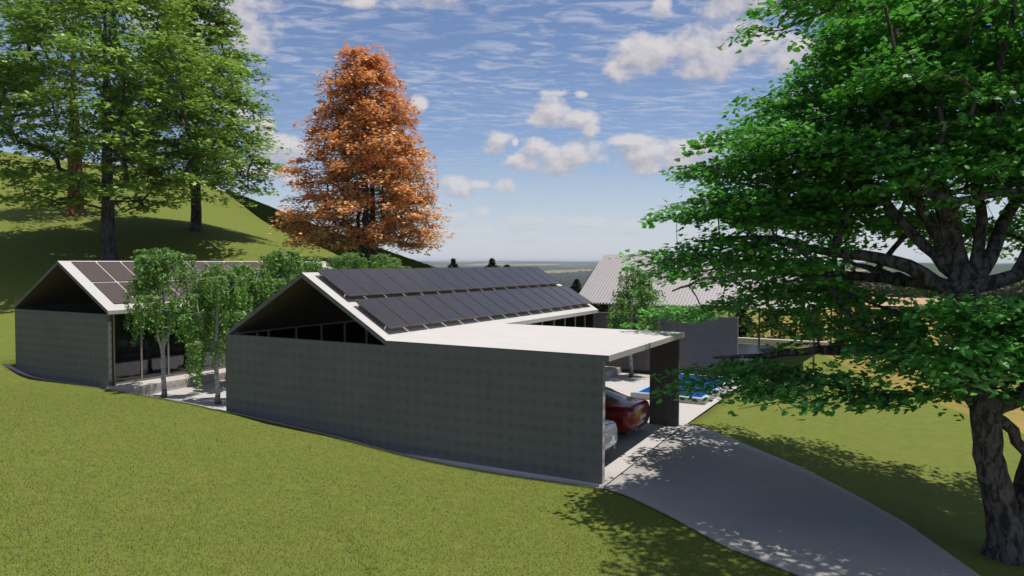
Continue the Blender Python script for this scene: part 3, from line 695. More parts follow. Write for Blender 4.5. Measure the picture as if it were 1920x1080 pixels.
# ---- the big maple beside the driveway
def big_maple():
    global RNG
    RNG = np.random.RandomState(5)
    yw = .4953; FH = np.array([-math.sin(yw), math.cos(yw), 0]); RH = np.array([math.cos(yw), math.sin(yw), 0]); B = np.array([8.20, -.10, -.12])
    def W(a, b, z): return B + RH * a + FH * b + np.array([0, 0, z])     # a to the right, b away, z up from the foot
    S = Skel()
    f0 = S.line([W(.05, 0, -.5), W(.05, 0, .0), W(.02, 0, .3), W(-.10, 0, .9), W(-.38, .0, 1.9), W(-.46, 0, 2.75)], None, [.62, .54, .40, .34, .30, .31], step=.2)
    S.line([W(.42, .15, .7), W(.62, .2, 1.6), W(.95, .35, 2.6), W(1.5, .5, 3.6), W(2.6, .9, 5.2), W(3.6, 1.2, 7.2)], 1, [.38, .30, .26, .22, .18, .10], step=.3)
    S.line([W(.05, .1, 2.45), W(.36, .22, 2.05), W(.68, .25, 1.75)], f0, [.13, .12, .13], step=.25)
    lead = S.line([W(-.42, .3, 3.6), W(-.36, .7, 4.5), W(-.32, .9, 5.0)], f0, [.28, .26, .25], step=.3)
    up1 = S.line([W(-.32, 1.2, 5.6), W(-.36, 1.6, 6.5), W(-.7, 2.2, 8.4), W(-.9, 2.8, 10.6), W(-.7, 3.0, 12.6)], lead, [.23, .20, .14, .09, .04], step=.3)
    S.line([W(-.62, 1.7, 6.3), W(-.95, 2.0, 7.2), W(-1.7, 2.6, 8.6), W(-2.6, 3.2, 9.4)], lead, [.14, .12, .09, .03], step=.3)
    up2 = S.line([W(.05, 1.1, 5.6), W(.2, 1.3, 6.2), W(.15, 1.4, 7.0), W(.3, 1.0, 9.4), W(.6, .8, 11.6)], lead, [.15, .13, .12, .08, .03], step=.3)
    up3 = S.line([W(.2, 1.1, 5.5), W(.88, 1.6, 6.4), W(1.3, 1.8, 7.1), W(2.0, 2.2, 9.0), W(2.8, 2.6, 11.0)], lead, [.17, .15, .13, .09, .03], step=.3)
    up4 = S.line([W(.55, .7, 5.3), W(1.1, .7, 6.4), W(1.8, 1.0, 7.6), W(3.2, 1.8, 9.2)], lead, [.17, .15, .11, .04], step=.3)
    r1 = S.line([W(.15, 0, 3.0), W(1.0, -.1, 3.6), W(2.6, -.2, 4.5), W(4.2, 0, 5.0)], f0, [.20, .16, .11, .05], step=.3)
    l1 = S.line([W(-.8, .3, 3.3), W(-1.35, .6, 3.57), W(-1.95, 1.1, 3.78), W(-2.6, 1.7, 3.7), W(-3.7, 2.2, 3.5), W(-4.9, 2.6, 3.4)], f0, [.20, .18, .15, .12, .08, .03], step=.3)
    l2 = S.line([W(-.8, 1.0, 5.05), W(-1.15, 1.4, 5.45), W(-1.9, 2.1, 5.7), W(-2.6, 2.6, 5.8), W(-3.6, 3.0, 6.1), W(-5.2, 3.2, 6.0)], lead, [.19, .18, .14, .11, .08, .03], step=.3)
    S.line([W(-1.1, 1.8, 6.3), W(-1.6, 2.2, 7.2), W(-2.6, 2.8, 8.0), W(-4.0, 3.2, 8.3)], lead, [.13, .11, .08, .03], step=.3)
    S.line([W(-1.2, 3.4, 5.2), W(-2.3, 6.0, 5.3), W(-3.6, 8.6, 5.0), W(-4.3, 9.6, 4.6)], lead, [.13, .10, .06, .03], step=.35)
    S.line([W(-.2, 4.0, 5.2), W(.2, 7.6, 5.6)], lead, [.13, .05], step=.35)
    # layered crown: (a, b, z, radius a, radius b, thickness, sprays)
    L = [(-4.2, 2.2, 3.2, 1.75, 1.3, .16, 32), (-2.9, 1.0, 3.0, 1.4, 1.1, .16, 15), (-1.9, 2.0, 4.1, 1.5, 1.3, .16, 13), (-.6, 1.4, 4.3, 1.5, 1.4, .2, 22), (-.3, .3, 3.35, 1.1, .8, .16, 14), (1.6, .8, 3.6, 1.6, 1.4, .35, 30),
         (-.9, -.5, 4.2, 1.3, .8, .22, 26), (.4, -.5, 4.3, 1.3, .8, .22, 26), (1.6, -.4, 4.6, 1.3, .9, .3, 22), (-.7, -.6, 4.85, 1.2, .7, .16, 18), (.7, -.5, 4.9, 1.2, .7, .16, 18),
         (-2.8, 3.4, 4.9, 1.8, 1.5, .14, 20), (-1.2, 4.6, 4.7, 1.8, 1.8, .2, 22), (-4.3, 2.3, 5.85, 2.1, 1.4, .20, 50), (-2.3, 4.6, 5.2, 1.8, 1.6, .2, 24), (-1.6, 7.2, 5.6, 1.7, 1.8, .2, 16), (-4.1, 9.4, 4.15, 1.3, 1.5, .2, 14), (.4, 7.6, 5.0, 2.0, 2.0, .25, 14), (1.8, 4.4, 4.6, 2.0, 2.0, .25, 22),
         (-4.8, 2.0, 6.9, 1.4, .8, .10, 15), (-3.4, 2.8, 6.95, 1.6, 1.4, .25, 42), (-3.4, 2.6, 8.25, 2.0, 1.5, .28, 60), (-2.3, 5.4, 7.3, 1.8, 1.9, .35, 40), (-1.8, 3.4, 8.7, 2.0, 2.0, .4, 52), (-1.2, 5.6, 9.2, 2.1, 2.0, .4, 50), (-2.0, 3.6, 9.6, 1.8, 1.7, .3, 44),
         (.9, 4.6, 9.1, 2.4, 2.4, .5, 62), (.2, 4.4, 10.6, 2.4, 2.2, .45, 70), (-.1, 3.2, 11.4, 2.0, 1.8, .4, 52), (2.8, 4.2, 8.6, 2.2, 2.4, .5, 52), (2.9, 4.4, 10.4, 2.6, 2.6, .5, 66), (1.4, 4.0, 12.2, 2.6, 2.4, .5, 66), (3.6, 5.0, 12.0, 2.2, 2.2, .5, 30),
         (3.9, 6.0, 6.9, 2.2, 2.2, .5, 34), (1.2, 8.0, 7.6, 2.4, 2.0, .5, 36), (3.4, 1.6, 7.8, 1.8, 1.5, .4, 28), (1.0, 1.4, 9.3, 1.9, 1.6, .4, 34), (-.3, 2.0, 10.2, 1.6, 1.4, .4, 34), (3.6, 2.2, 5.4, 1.6, 1.6, .3, 20), (5.4, 5.0, 8.0, 2.2, 2.4, .6, 30),
         (-2.0, 1.8, 8.0, 1.5, 1.3, .28, 44), (-.6, .8, 7.9, 1.5, 1.2, .28, 44), (.9, .5, 8.0, 1.5, 1.2, .3, 44), (2.4, .6, 8.2, 1.5, 1.3, .35, 40), (-1.3, 1.2, 9.3, 1.5, 1.4, .3, 44), (2.2, 1.0, 9.9, 1.8, 1.5, .4, 44), (-2.8, 3.0, 7.6, 1.6, 1.5, .28, 34), (.6, .6, 11.0, 1.9, 1.6, .4, 40), (-1.2, 2.6, 10.8, 1.2, 1.3, .3, 30), (-1.4, .4, 3.9, 1.3, 1.0, .18, 16), (.3, .2, 7.2, 1.5, .9, .2, 22), (-1.3, 3.6, 7.0, 1.5, 1.4, .25, 26), (.5, 7.5, 8.9, 2.2, 2.0, .4, 40), (2.6, 7.5, 9.2, 2.2, 2.0, .4, 34), (-.8, 8.6, 6.9, 1.8, 1.6, .3, 26), (1.8, 6.2, 6.6, 2.0, 1.6, .3, 28), (-3.2, -.4, 10.8, 1.6, 1.3, .25, 30), (-1.2, -1.6, 10.9, 1.7, 1.1, .25, 26), (-2.9, -2.0, 11.2, 1.6, 1.3, .25, 28)]  # includes hidden rear and overhead sprays added to thicken the ground shadow
    A = []
    for (a, b, z, ra, rb, th, n) in L:
        for _ in range(n):
            q = math.sqrt(RNG.rand()); ph = RNG.rand() * 2 * math.pi; u = q * math.cos(ph); v = q * math.sin(ph)
            A.append(W(a + ra * u, b + rb * v, max(2.85, z + th * max(-1.7, min(1.7, RNG.randn())) - .45 * q * q)))
    A = np.array(A); org = W(-.6, .3, 3.5)
    S.minr = [q * .84 for q in S.minr]
    tips = S.grow(A, org, step=.5, sag=.1, k_up=1.15)
    V1, F1 = tubes(S.finish(tips, .0058, .5, .66), 12)
    C = []; Y = []; tw = []
    for a in A:
        out = a - org; yaw0 = math.atan2(out[1], out[0]) + RNG.randn() * .35; n = int(58 * (.6 + .8 * RNG.rand())); rad = .60 * (.65 + .7 * RNG.rand())
        u = np.sqrt(RNG.rand(n)) * rad; ph = RNG.rand(n) * 2 * np.pi; lx = u * np.cos(ph) * 1.35 + rad * .2; ly = u * np.sin(ph) * .85
        lz = RNG.randn(n) * .055 - .22 * np.maximum(lx, 0) ** 2 - .12 * ly ** 2
        C.append(np.stack([a[0] + lx * math.cos(yaw0) - ly * math.sin(yaw0), a[1] + lx * math.sin(yaw0) + ly * math.cos(yaw0), a[2] + lz], -1))
        Y.append(yaw0 + RNG.randn(n) * .8)
        for _ in range(3):
            e = a + np.array([math.cos(yaw0 + RNG.randn() * .5), math.sin(yaw0 + RNG.randn() * .5), -.18]) * rad * 1.1; tw.append((a, e, .007, .003))
    C = np.concatenate(C); Y = np.concatenate(Y)
    V2, F2 = leafs(C, .40, .118, MAPLE, yaw=Y, droop=.22, fold=.22)
    Vt, Ft = tubes(tw, 4); Ft = Ft + len(V1); 
    o = tree_obj('maple_tree', tuple(B), np.vstack([V1, Vt]), np.vstack([F1, Ft]), M['bark_maple'], V2, F2, M['leaf_maple'],
                 label='huge dark green maple leaning over the driveway on the right, forked rough trunk', cat='tree')
    return o
big_maple()

# ------------------------------------------------------------------ far country
def mat_country():
    t = NT('wooded_farmland'); co = t.n('ShaderNodeTexCoord'); P = co.outputs['Object']
    n1 = t.noise(P, .0012, 5, .6); n2 = t.noise(P, .008, 5, .65); n3 = t.noise(P, .05, 4, .7)
    vo = t.n('ShaderNodeTexVoronoi'); vo.inputs['Scale'].default_value = .0016; t.l(P, vo.inputs['Vector'])
    c = t.mix(t.ramp(n2, [(.35, (0, 0, 0)), (.65, (1, 1, 1))]), (.022, .042, .012), (.060, .082, .022))
    c = t.mix(t.math('MULTIPLY', t.ramp(n3, [(.4, (0, 0, 0)), (.6, (1, 1, 1))]), .55), c, (.012, .022, .008))
    sp = t.n('ShaderNodeSeparateColor'); t.l(vo.outputs['Color'], sp.inputs[0])
    fld = t.math('MULTIPLY', t.math('GREATER_THAN', sp.outputs[0], .80), t.math('GREATER_THAN', n1, .44))
    fc = t.mix(sp.outputs[1], (.36, .25, .14), (.16, .17, .05))
    c = t.mix(t.math('MULTIPLY', fld, .8), c, fc)
    t.base(c); return t.set(.95, 0, .1)
M['country'] = mat_country()
M['stubble'] = plain('orange_stubble_field', (.40, .25, .13), .95, nz=.35, sc=.05)
CX, CY = 6.56, -16.79
def far_z(r, az):
    """az measured to the right of the view axis"""
    right = np.clip((az - .10) / .14, 0, 1)
    zl = -1.5 - 58.5 * np.clip((r - 70) / 500, 0, 1) ** .8
    zr = np.where(r < 330, -1.4 - 5.6 * np.clip((r - 60) / 190, 0, 1), -7 - 50 * np.clip((r - 330) / 700, 0, 1))
    z = zl * (1 - right) + zr * right
    hills = (1 - right) * (46 * np.clip((r - 6000) / 7000, 0, 1) + 16 * np.sin(az * 23 + r * .0011) * np.clip((r - 1800) / 4000, 0, 1)) \
        + right * (54 * np.clip((r - 1400) / 2600, 0, 1) * (1 + .10 * np.sin(az * 31)))
    return z + hills + 3 * np.sin(r * .004 + az * 9) * np.clip((r - 400) / 600, 0, 1)
def build_far():
    rs = np.unique(np.r_[np.linspace(62, 400, 40), np.geomspace(400, 19000, 110)]); az = np.radians(np.linspace(-180, 180, 361))
    Rr, A = np.meshgrid(rs, az, indexing='ij'); th = A - .4953
    X = CX + Rr * np.sin(th); Y = CY + Rr * np.cos(th); A2 = np.where(A > math.pi * .6, 1.0, A)
    Z = far_z(Rr, A2)
    n, m = X.shape; idx = np.arange(n * m).reshape(n, m); F = np.stack([idx[:-1, :-1], idx[:-1, 1:], idx[1:, 1:], idx[1:, :-1]], -1).reshape(-1, 4)
    tag(mesh_np('countryside', np.stack([X, Y, Z], -1).reshape(-1, 3), F[:, ::-1].copy(), M['country'], smooth=True), kind='structure')
build_far()
def wP(az, r):
    th = az - .4953; return CX + r * math.sin(th), CY + r * math.cos(th)
def sector(name, r0, r1, a0, a1, mat, dz, nr, na, amp=0, seed=3, kind='structure', label=None, cat=None):
    g = np.random.RandomState(seed); rs = np.geomspace(r0, r1, nr); az = np.linspace(a0, a1, na)
    Rr, A = np.meshgrid(rs, az, indexing='ij'); th = A - .4953; Z = far_z(Rr, A) + dz
    if amp: Z = Z + amp * g.rand(nr, na) ** 1.6 * (1 + .5 * np.sin(A * 90 + Rr * .03))
    X = CX + Rr * np.sin(th); Y = CY + Rr * np.cos(th)
    idx = np.arange(nr * na).reshape(nr, na); F = np.stack([idx[:-1, :-1], idx[1:, :-1], idx[1:, 1:], idx[:-1, 1:]], -1).reshape(-1, 4)
    return tag(mesh_np(name, np.stack([X, Y, Z], -1).reshape(-1, 3), F, mat), label, cat, kind=kind)
sector('stubble_field', 205, 288, .33, .70, M['stubble'], .35, 12, 30)
sector('far_woodland', 620, 4200, -.14, .22, M['leaf_shrub'], -1.0, 190, 330, 9.0, 5, 'stuff')
def hedge_belt(name, r0, r1, a0, a1, n, hmin, hmax, mat, seed):
    """row of rounded field trees far off, read as one belt"""
    g = np.random.RandomState(seed); C = []; S = []
    for _ in range(n):
        a = a0 + (a1 - a0) * g.rand(); r = r0 + (r1 - r0) * g.rand(); x, y = wP(a, r); z = float(far_z(np.array(r), np.array(a))); h = hmin + (hmax - hmin) * g.rand(); w = h * (.45 + .3 * g.rand())
        q = g.randn(70, 3); q /= np.linalg.norm(q, axis=1, keepdims=True); q *= (.75 + .3 * g.rand(70, 1)); q[:, 2] = q[:, 2] * h * .5 + h * .5; q[:, :2] *= w
        C.append(q + (x, y, z)); S.append(h)
    global RNG; RNG = g; V, F = leafs(np.concatenate(C), .9, 1.6, CLUMP)
    return tag(mesh_np(name, V, F, mat), kind='stuff')
M['leaf_belt'] = mat_leaf('field_belt_leaves', [(.035, .042, .014), (.07, .075, .028), (.12, .115, .05)], .1)
hedge_belt('far_tree_belt', 292, 345, .30, .72, 260, 3.5, 6.5, M['leaf_belt'], 9)
RNG = np.random.RandomState(77)

# steep grass bank closing the hill, coloured dark for its shade
def bank():
    top = np.array([(-59.3, 13.05), (-56, 12.0), (-53.5, 11.2), (-46.1, 8.82), (-39.3, 6.80), (-31.9, 4.75), (-26, 3.1)])
    xs = np.linspace(-59.6, -26, 150); zt = np.interp(xs, top[:, 0], top[:, 1]); m = MB(); V = []; F = []; g = np.random.RandomState(3)
    for i, x in enumerate(xs):
        zt_ = zt[i] + .05 * g.rand(); V += [(x, 39.72, gz(x, 39.7) - .6), (x, 39.92 + .04 * g.rand(), zt_), (x, 40.3, zt_ - .12), (x, 41.2, zt_ - 5)]
    n = len(xs)
    for i in range(n - 1):
        a = 4 * i; F += [(a, a + 4, a + 5, a + 1), (a + 1, a + 5, a + 6, a + 2), (a + 2, a + 6, a + 7, a + 3), (a, a + 3, a + 7, a + 4)]
    F += [(0, 1, 2, 3), (4*n-4, 4*n-1, 4*n-2, 4*n-3)]
    return tag(mesh_np('grass_bank', np.array(V), F, M['bank']), kind='structure')
def mat_bank():
    t = NT('shaded_bank_grass'); v = t.coord(scale=(1, 1, .12)); n = t.noise(v, 9, 4, .7)
    t.base(t.mix(n, (.020, .030, .007), (.055, .075, .014))); t.bump(n, .8, .08); return t.set(.95, 0, .1)  # shade of the steep face put into the grass tones
M['bank'] = mat_bank()
bank()

# conifers and shrubs beyond the houses
def conifer(name, x, y, ztop, h, R, label, group, seed, leaf, size=.24, n=3000, lumps=6):
    g = np.random.RandomState(seed); base = np.array([x, y, ztop - h]); C = []
    for i in range(n):
        t = g.rand() ** .75; ph = g.rand() * 2 * math.pi; lay = .75 + .35 * math.sin(t * lumps * 6.28 + seed); r = R * (1.03 - t) ** 1.15 * 1.25 * lay * (.35 + .65 * math.sqrt(g.rand())) * (1 + .25 * math.sin(3 * ph + seed))
        C.append(base + (r * math.cos(ph), r * math.sin(ph), h * (.08 + .92 * t) - .25 * r))
    global RNG; keep = RNG; RNG = g; V, F = leafs(np.array(C), .6, size, CLUMP, droop=.3); RNG = keep
    m = MB().tube((x, y, ztop - h - 1), (x, y, ztop - .1), .16, 8, .02)
    tree_obj(name, tuple(base), np.array([tuple(v) for v in m.v]), m.f, M['bark'], V, F, leaf, label=label, cat='tree' if name != 'shrub' else 'shrub', group=group)
def tree_obj(name, base, V1, F1, bark, V2, F2, leaf, **k):
    r = empty(name, base, **k); b = np.array(base)
    mesh_np('trunk', V1 - b, F1, bark, r, smooth=True); mesh_np('crown', V2 - b, F2, leaf, r)
    return r
G = 'dark conifers beyond the roofs'
conifer('conifer_tree', -34.3, 46.4, 5.55, 4.5, 2.6, 'thin dark conifer top poking up left over the solar panels', G, 1, M['leaf_dark'])
conifer('conifer_tree', -30.9, 48.3, 5.6, 4.2, 3.6, 'ragged dark conifer top in the middle above the solar panels', G, 2, M['leaf_dark'])
conifer('conifer_tree', -30.2, 50.2, 5.0, 4, 3.4, 'low dark conifer top right next to the ragged one above the panels', G, 3, M['leaf_dark'])
conifer('conifer_tree', -18.2, 40.4, 3.85, 5.0, 2.8, 'broad dark conifer left of the ribbed metal roof', G, 4, M['leaf_shrub'], lumps=4)
conifer('conifer_tree', -17.0, 42.6, 4.0, 5.5, 2.0, 'pointed dark conifer hard against the ribbed metal roof edge', G, 5, M['leaf_dark'])
conifer('conifer_tree', -19.9, 38.6, 2.9, 5, 2.2, 'rounded low dark conifer peeping over the last solar panels', G, 6, M['leaf_shrub'], lumps=3)
G2 = 'shrubs seen under the pavilion roof'
SH = [(-14.4, 36.8, 2.3, 2.6), (-11.9, 37.4, 2.5, 2.5), (-9.4, 37.2, 2.2, 2.6), (-6.9, 38.2, 2.4, 2.5), (-4.2, 37.6, 2.3, 2.4)]
for i, (x, y, zt, R) in enumerate(SH):
    conifer('shrub', x, y, zt, 3.8, R, '%s dark green shrub from the left below the metal roof eave' % ORD[i], G2, 20 + i, M['leaf_shrub'], size=.3, n=1700, lumps=2)
SO = [(-1.9, 36.2, 2.9, 2.3), (.8, 36.0, 2.4, 2.4), (3.6, 36.4, 2.8, 2.4), (6.5, 36.2, 2.3, 2.3), (9.4, 36.8, 2.9, 2.4), (12.4, 36.6, 2.3, 2.4)]
for i, (x, y, zt, R) in enumerate(SO):
    conifer('shrub', x, y, zt, 4.2, R, '%s olive yellow shrub from the left behind the low white wall' % ORD[i], 'olive shrubs behind the low white wall', 40 + i, M['leaf_olive'], size=.3, n=1700, lumps=2)
conifer('cypress_tree', 2.9, 30.5, 5.3, 6, .55, 'slim dark cypress at the right end of the ribbed metal roof', None, 61, M['leaf_dark'], size=.16, n=2200, lumps=1)

# grass blades on the near lawn
def blades():
    g = np.random.RandomState(4); n = 760000
    x = g.uniform(-31, 12, n); y = g.uniform(-16, 1.2, n)
    dx = x - CX; dy = y - CY; fw = -math.sin(.4953) * dx + math.cos(.4953) * dy; rt = math.cos(.4953) * dx + math.sin(.4953) * dy
    nx = np.array([p[0] for p in near]); ny = np.array([p[1] for p in near])
    lim = np.where(x < .15, front(x) + .02, np.interp(x, nx, ny) + .02)
    keep = (fw > 7) & (np.abs(rt) < fw * 1.1) & (y < lim) & (g.rand(n) < np.clip(13.5 / np.maximum(fw, 1), 0, 1) ** 2.0) | ((y < lim) & (y > lim - .14) & (x > -27.5) & (g.rand(n) < .8))
    x = x[keep]; y = y[keep]
    xe = g.uniform(-21, 7.2, 26000); le = np.where(xe < .15, front(xe), np.interp(xe, nx, ny)); x = np.r_[x, xe]; y = np.r_[y, le + .03 - .09 * g.rand(len(xe))]
    z = height(x, y); n = len(x)
    h = g.uniform(.018, .042, n); w = g.uniform(.005, .010, n); a = g.rand(n) * 6.283; l1 = g.randn(n) * .022; l2 = g.randn(n) * .022
    V = np.empty((n, 3, 3)); V[:, 0] = np.stack([x - w * np.cos(a), y - w * np.sin(a), z - .01], -1); V[:, 1] = np.stack([x + w * np.cos(a), y + w * np.sin(a), z - .01], -1); V[:, 2] = np.stack([x + l1, y + l2, z + h], -1)
    tag(mesh_np('grass', V.reshape(-1, 3), np.arange(n * 3).reshape(n, 3), M['blade']), kind='stuff')
M['blade'] = mat_leaf('grass_blades', [(.085, .150, .014), (.165, .215, .030), (.30, .28, .10)], .35)
for nd in M['blade'].node_tree.nodes:
    if nd.type == 'TEX_NOISE': nd.inputs['Scale'].default_value = 5; nd.inputs['Detail'].default_value = 4
blades()
# haze over the whole country
def haze():
    t = NT('pale_haze'); t.t.nodes.remove(t.b); pv = t.n('ShaderNodeVolumePrincipled'); pv.inputs['Color'].default_value = (.80, .88, 1, 1); pv.inputs['Density'].default_value = HAZE; pv.inputs['Anisotropy'].default_value = .2
    t.l(pv.outputs[0], t.out.inputs['Volume'])
    tag(MB().box((-20000, -20000, -72), (20000, 20000, 34)).build('haze', t.m), kind='stuff')
HAZE = 6.0e-5
haze()

# ------------------------------------------------------------------ cars under the carport
def car_paint(name, c, metal=.2):
    t = NT(name); t.base(c); return t.set(.32, metal, .5, 1.0)
M['red_paint'] = car_paint('deep_red_paint', (.26, .006, .010), .35)
M['white_paint'] = car_paint('white_paint', (.66, .66, .67), 0)
M['car_glass'] = plain('dark_car_glass', (.012, .013, .015), .06, spec=.9, nz=0)
M['tail'] = plain('tail_lamp', (.20, .006, .006), .12, spec=.8, nz=.1)
M['plate'] = plain('blank_plate', (.5, .5, .48), .5)
def car(xr, yc, zb, paint, label, name='car', tall=1.43, lamp=None):
    root = empty(name, (xr - 2.3, yc, zb), label=label, cat='car', group='cars parked under the carport')
    s_ = np.array([0, .03, .08, .16, .30, .55, .90, 1.25, 1.60, 2.0, 2.4, 2.8, 3.15, 3.45, 3.9, 4.3, 4.52, 4.62, 4.66])
    w_ = np.array([.66, .76, .82, .87, .905, .925, .93, .93, .93, .93, .93, .93, .93, .925, .91, .87, .79, .68, .55])
    zc = np.array([.93, 1.00, 1.035, 1.055, 1.075, 1.10, 1.215, 1.33, 1.40, 1.43, 1.425, 1.36, 1.19, 1.03, .93, .85, .78, .70, .62]) * np.where(np.arange(19) > 5, tall / 1.43, 1)
    zs = np.array([.86, .90, .93, .95, .965, .975, .97, .965, .96, .95, .945, .94, .93, .915, .86, .78, .72, .66, .58])
    zl = np.array([.42, .34, .29, .25, .22, .19, .18, .18, .18, .18, .18, .18, .18, .18, .19, .20, .24, .30, .40])
    cab = np.array([0, 0, 0, 0, 0, .18, .75, .95, 1, 1, 1, 1, .75, .12, 0, 0, 0, 0, 0])
    NS, NV = 150, 46
    ss = np.unique(np.r_[np.linspace(0, .3, 34), np.linspace(.3, 4.3, 120), np.linspace(4.3, 4.66, 20)]); NS = len(ss)
    def it(a):
        r = np.interp(ss, s_, a); k = np.ones(5) / 5; q = np.convolve(np.pad(r, 2, 'edge'), k, 'valid'); return q
    W, ZC, ZS, ZL, CB = it(w_), it(zc), it(zs), it(zl), it(cab)
    R = []
    for i in range(NS):
        w, c, s0, l, cb = W[i], ZC[i], ZS[i], ZL[i], CB[i]
        wr = (w - .14) * (1 - cb) + .60 * cb; ze = (s0 + .035) * (1 - cb) + (c - .075) * cb
        pts = np.array([(0, l), (w * .6, l), (w - .09, l + .01), (w - .02, l + .10), (w, .50), (w - .005, .68), (w - .03, s0 - .06), (w - .075, s0), (w * (1 - cb) * .92 + cb * (w - .12) * 1.0 if cb > 0 else w - .11, s0 + .02), (wr, ze), (wr - .06, ze + .035 * cb + .01), (wr * .55, c - .012), (0, c)])
        L = np.r_[0, np.cumsum(np.linalg.norm(np.diff(pts, axis=0), axis=1))]; L /= L[-1]
        kk = np.linspace(0, 1, len(pts)); t = np.linspace(0, 1, NV)
        y = np.interp(t, kk, pts[:, 0]); z = np.interp(t, kk, pts[:, 1])
        for _ in range(2): y[1:-1] = (y[:-2] + 2 * y[1:-1] + y[2:]) / 4; z[1:-1] = (z[:-2] + 2 * z[1:-1] + z[2:]) / 4
        R.append(np.stack([np.full(NV, 2.3 - ss[i]), y, z], -1))
    R = np.array(R)
    kv = np.linspace(0, 12, NV)
    buckets = {}
    wheels = [(.98, .335), (3.80, .335)]
    for i in range(NS - 1):
        for j in range(NV - 1):
            s = (ss[i] + ss[i + 1]) / 2; k = (kv[j] + kv[j + 1]) / 2; z = R[i:i+2, j:j+2, 2].mean(); y = R[i:i+2, j:j+2, 1].mean()
            if any((s - a) ** 2 + (z - .335) ** 2 < .365 ** 2 and y > .55 for a, _ in wheels): continue
            if 8.2 < k < 9.3 and 1.02 < s < 2.95 and not (1.93 < s < 2.0): c = 'side_window'
            elif k > 9.9 and .62 < s < 1.36: c = 'rear_window'
            elif k > 9.9 and 2.74 < s < 3.36: c = 'windshield'
            elif .76 < z < .875 and s < .26 and y > .36: c = 'tail_light'
            elif z < .43 and s < .2: c = 'diffuser'
            else: c = 'body'
            buckets.setdefault(c, []).append((i, j))
    mats = dict(body=paint, side_window=M['car_glass'], rear_window=M['car_glass'], windshield=M['car_glass'], tail_light=lamp or M['tail'], diffuser=M['black'])
    flat = R.reshape(-1, 3)
    objs = {}
    for c, fs in buckets.items():
        Q = np.array([(i * NV + j, i * NV + j + 1, (i + 1) * NV + j + 1, (i + 1) * NV + j) for i, j in fs])
        mir = flat * (1, -1, 1)
        def sub(side):
            Fq = Q if side > 0 else Q[:, ::-1]
            u, inv = np.unique(Fq, return_inverse=True); return (flat if side > 0 else mir)[u], inv.reshape(Fq.shape)
        if c in ('side_window', 'tail_light'):
            for sd in (1, -1): v, f = sub(sd); mesh_np(c, v, f, mats[c], root, smooth=True)
        else:
            v1, f1 = sub(1); v2, f2 = sub(-1); V = np.vstack([v1, v2]); F = np.vstack([f1, f2 + len(v1)])
            if c == 'body':
                n0 = len(V); V = np.vstack([V, R[0], R[0] * (1, -1, 1), R[-1], R[-1] * (1, -1, 1)])
                faces = [tuple(f) for f in F]; a = n0; b = n0 + NV
                for q in range(NV - 1): faces.append((a + q, b + q, b + q + 1, a + q + 1)); faces.append((a + 2*NV + q, a + 2*NV + q + 1, b + 2*NV + q + 1, b + 2*NV + q))
                o = mesh_np(c, V, faces, mats[c], root, smooth=True)
            else: o = mesh_np(c, V, F, mats[c], root, smooth=True)
            bm = bmesh.new(); bm.from_mesh(o.data); bmesh.ops.remove_doubles(bm, verts=bm.verts, dist=.0005); bmesh.ops.recalc_face_normals(bm, faces=bm.faces); bm.to_mesh(o.data); bm.free()
            for p in o.data.polygons: p.use_smooth = True
    # floor pan, wheels, details
    MB().box((-2.1, -.8, .17), (2.1, .8, .30)).build('underbody', M['black'], root)
    for a, _ in wheels:
        for sd in (1, -1):
            wl = MB().tube((2.3 - a, sd * .66, .335), (2.3 - a, sd * .885, .335), .335, 28).build('wheel', M['rubber'], root, bevel=.012)
            rim = MB(); rim.tube((2.3 - a, sd * .84, .335), (2.3 - a, sd * .889, .335), .06, 12)
            for q in range(5):
                an = q * 1.2566; rim.tube((2.3 - a, sd * .884, .335), (2.3 - a + .225 * math.cos(an), sd * .884, .335 + .225 * math.sin(an)), .028, 6)
            rim.build('rim', M['alloy'], wl)
    def surf(s, z):
        i = int(np.argmin(abs(ss - s))); r = R[i]; up = r[6:34]; q = int(np.argmin(abs(up[:, 2] - z))); return up[q]
    m = MB()
    pts = [surf(s, .735) for s in np.linspace(.9, .03, 12)]
    for sd in (1, -1):
        for a, b in zip(pts[:-1], pts[1:]): m.tube((a[0], sd * (a[1] + .001), a[2]), (b[0], sd * (b[1] + .001), b[2]), .005, 5)
    m.build('bumper_seam', M['black'], root)
    m = MB(); i = int(np.argmin(abs(ss - .56))); r = R[i][28:]; pr = [(p[0], p[1], p[2] + .001) for p in r] + [(p[0], -p[1], p[2] + .001) for p in r[::-1][1:]]
    for a, b in zip(pr[:-1], pr[1:]): m.tube(a, b, .004, 5)
    m.build('boot_seam', M['black'], root)
    MB().box((2.295, -.26, .56), (2.312, .26, .67)).build('number_plate', M['plate'], root, bevel=.004)
    for sd in (1, -1): MB().tube((2.16, sd * .52, .315), (2.275, sd * .52, .315), .05, 14).build('exhaust_pipe', M['alloy'], root)
    for sd in (1, -1):
        mm = MB(); mm.box((2.3 - 2.98, sd * .92 - .02, .96), (2.3 - 2.9, sd * .92 + .02, 1.0)); mm.box((2.3 - 3.03, sd * 1.0 - .08, .97), (2.3 - 2.88, sd * 1.0 + .08, 1.09)); mm.build('side_mirror', paint, root, bevel=.012)
    return root
car(-.62, 4.92, .09, M['red_paint'], 'deep red saloon car parked tail outwards beyond the white one')
car(-.50, 1.72, .04, M['white_paint'], 'white saloon car nearly hidden behind the long front wall', lamp=M['black'])

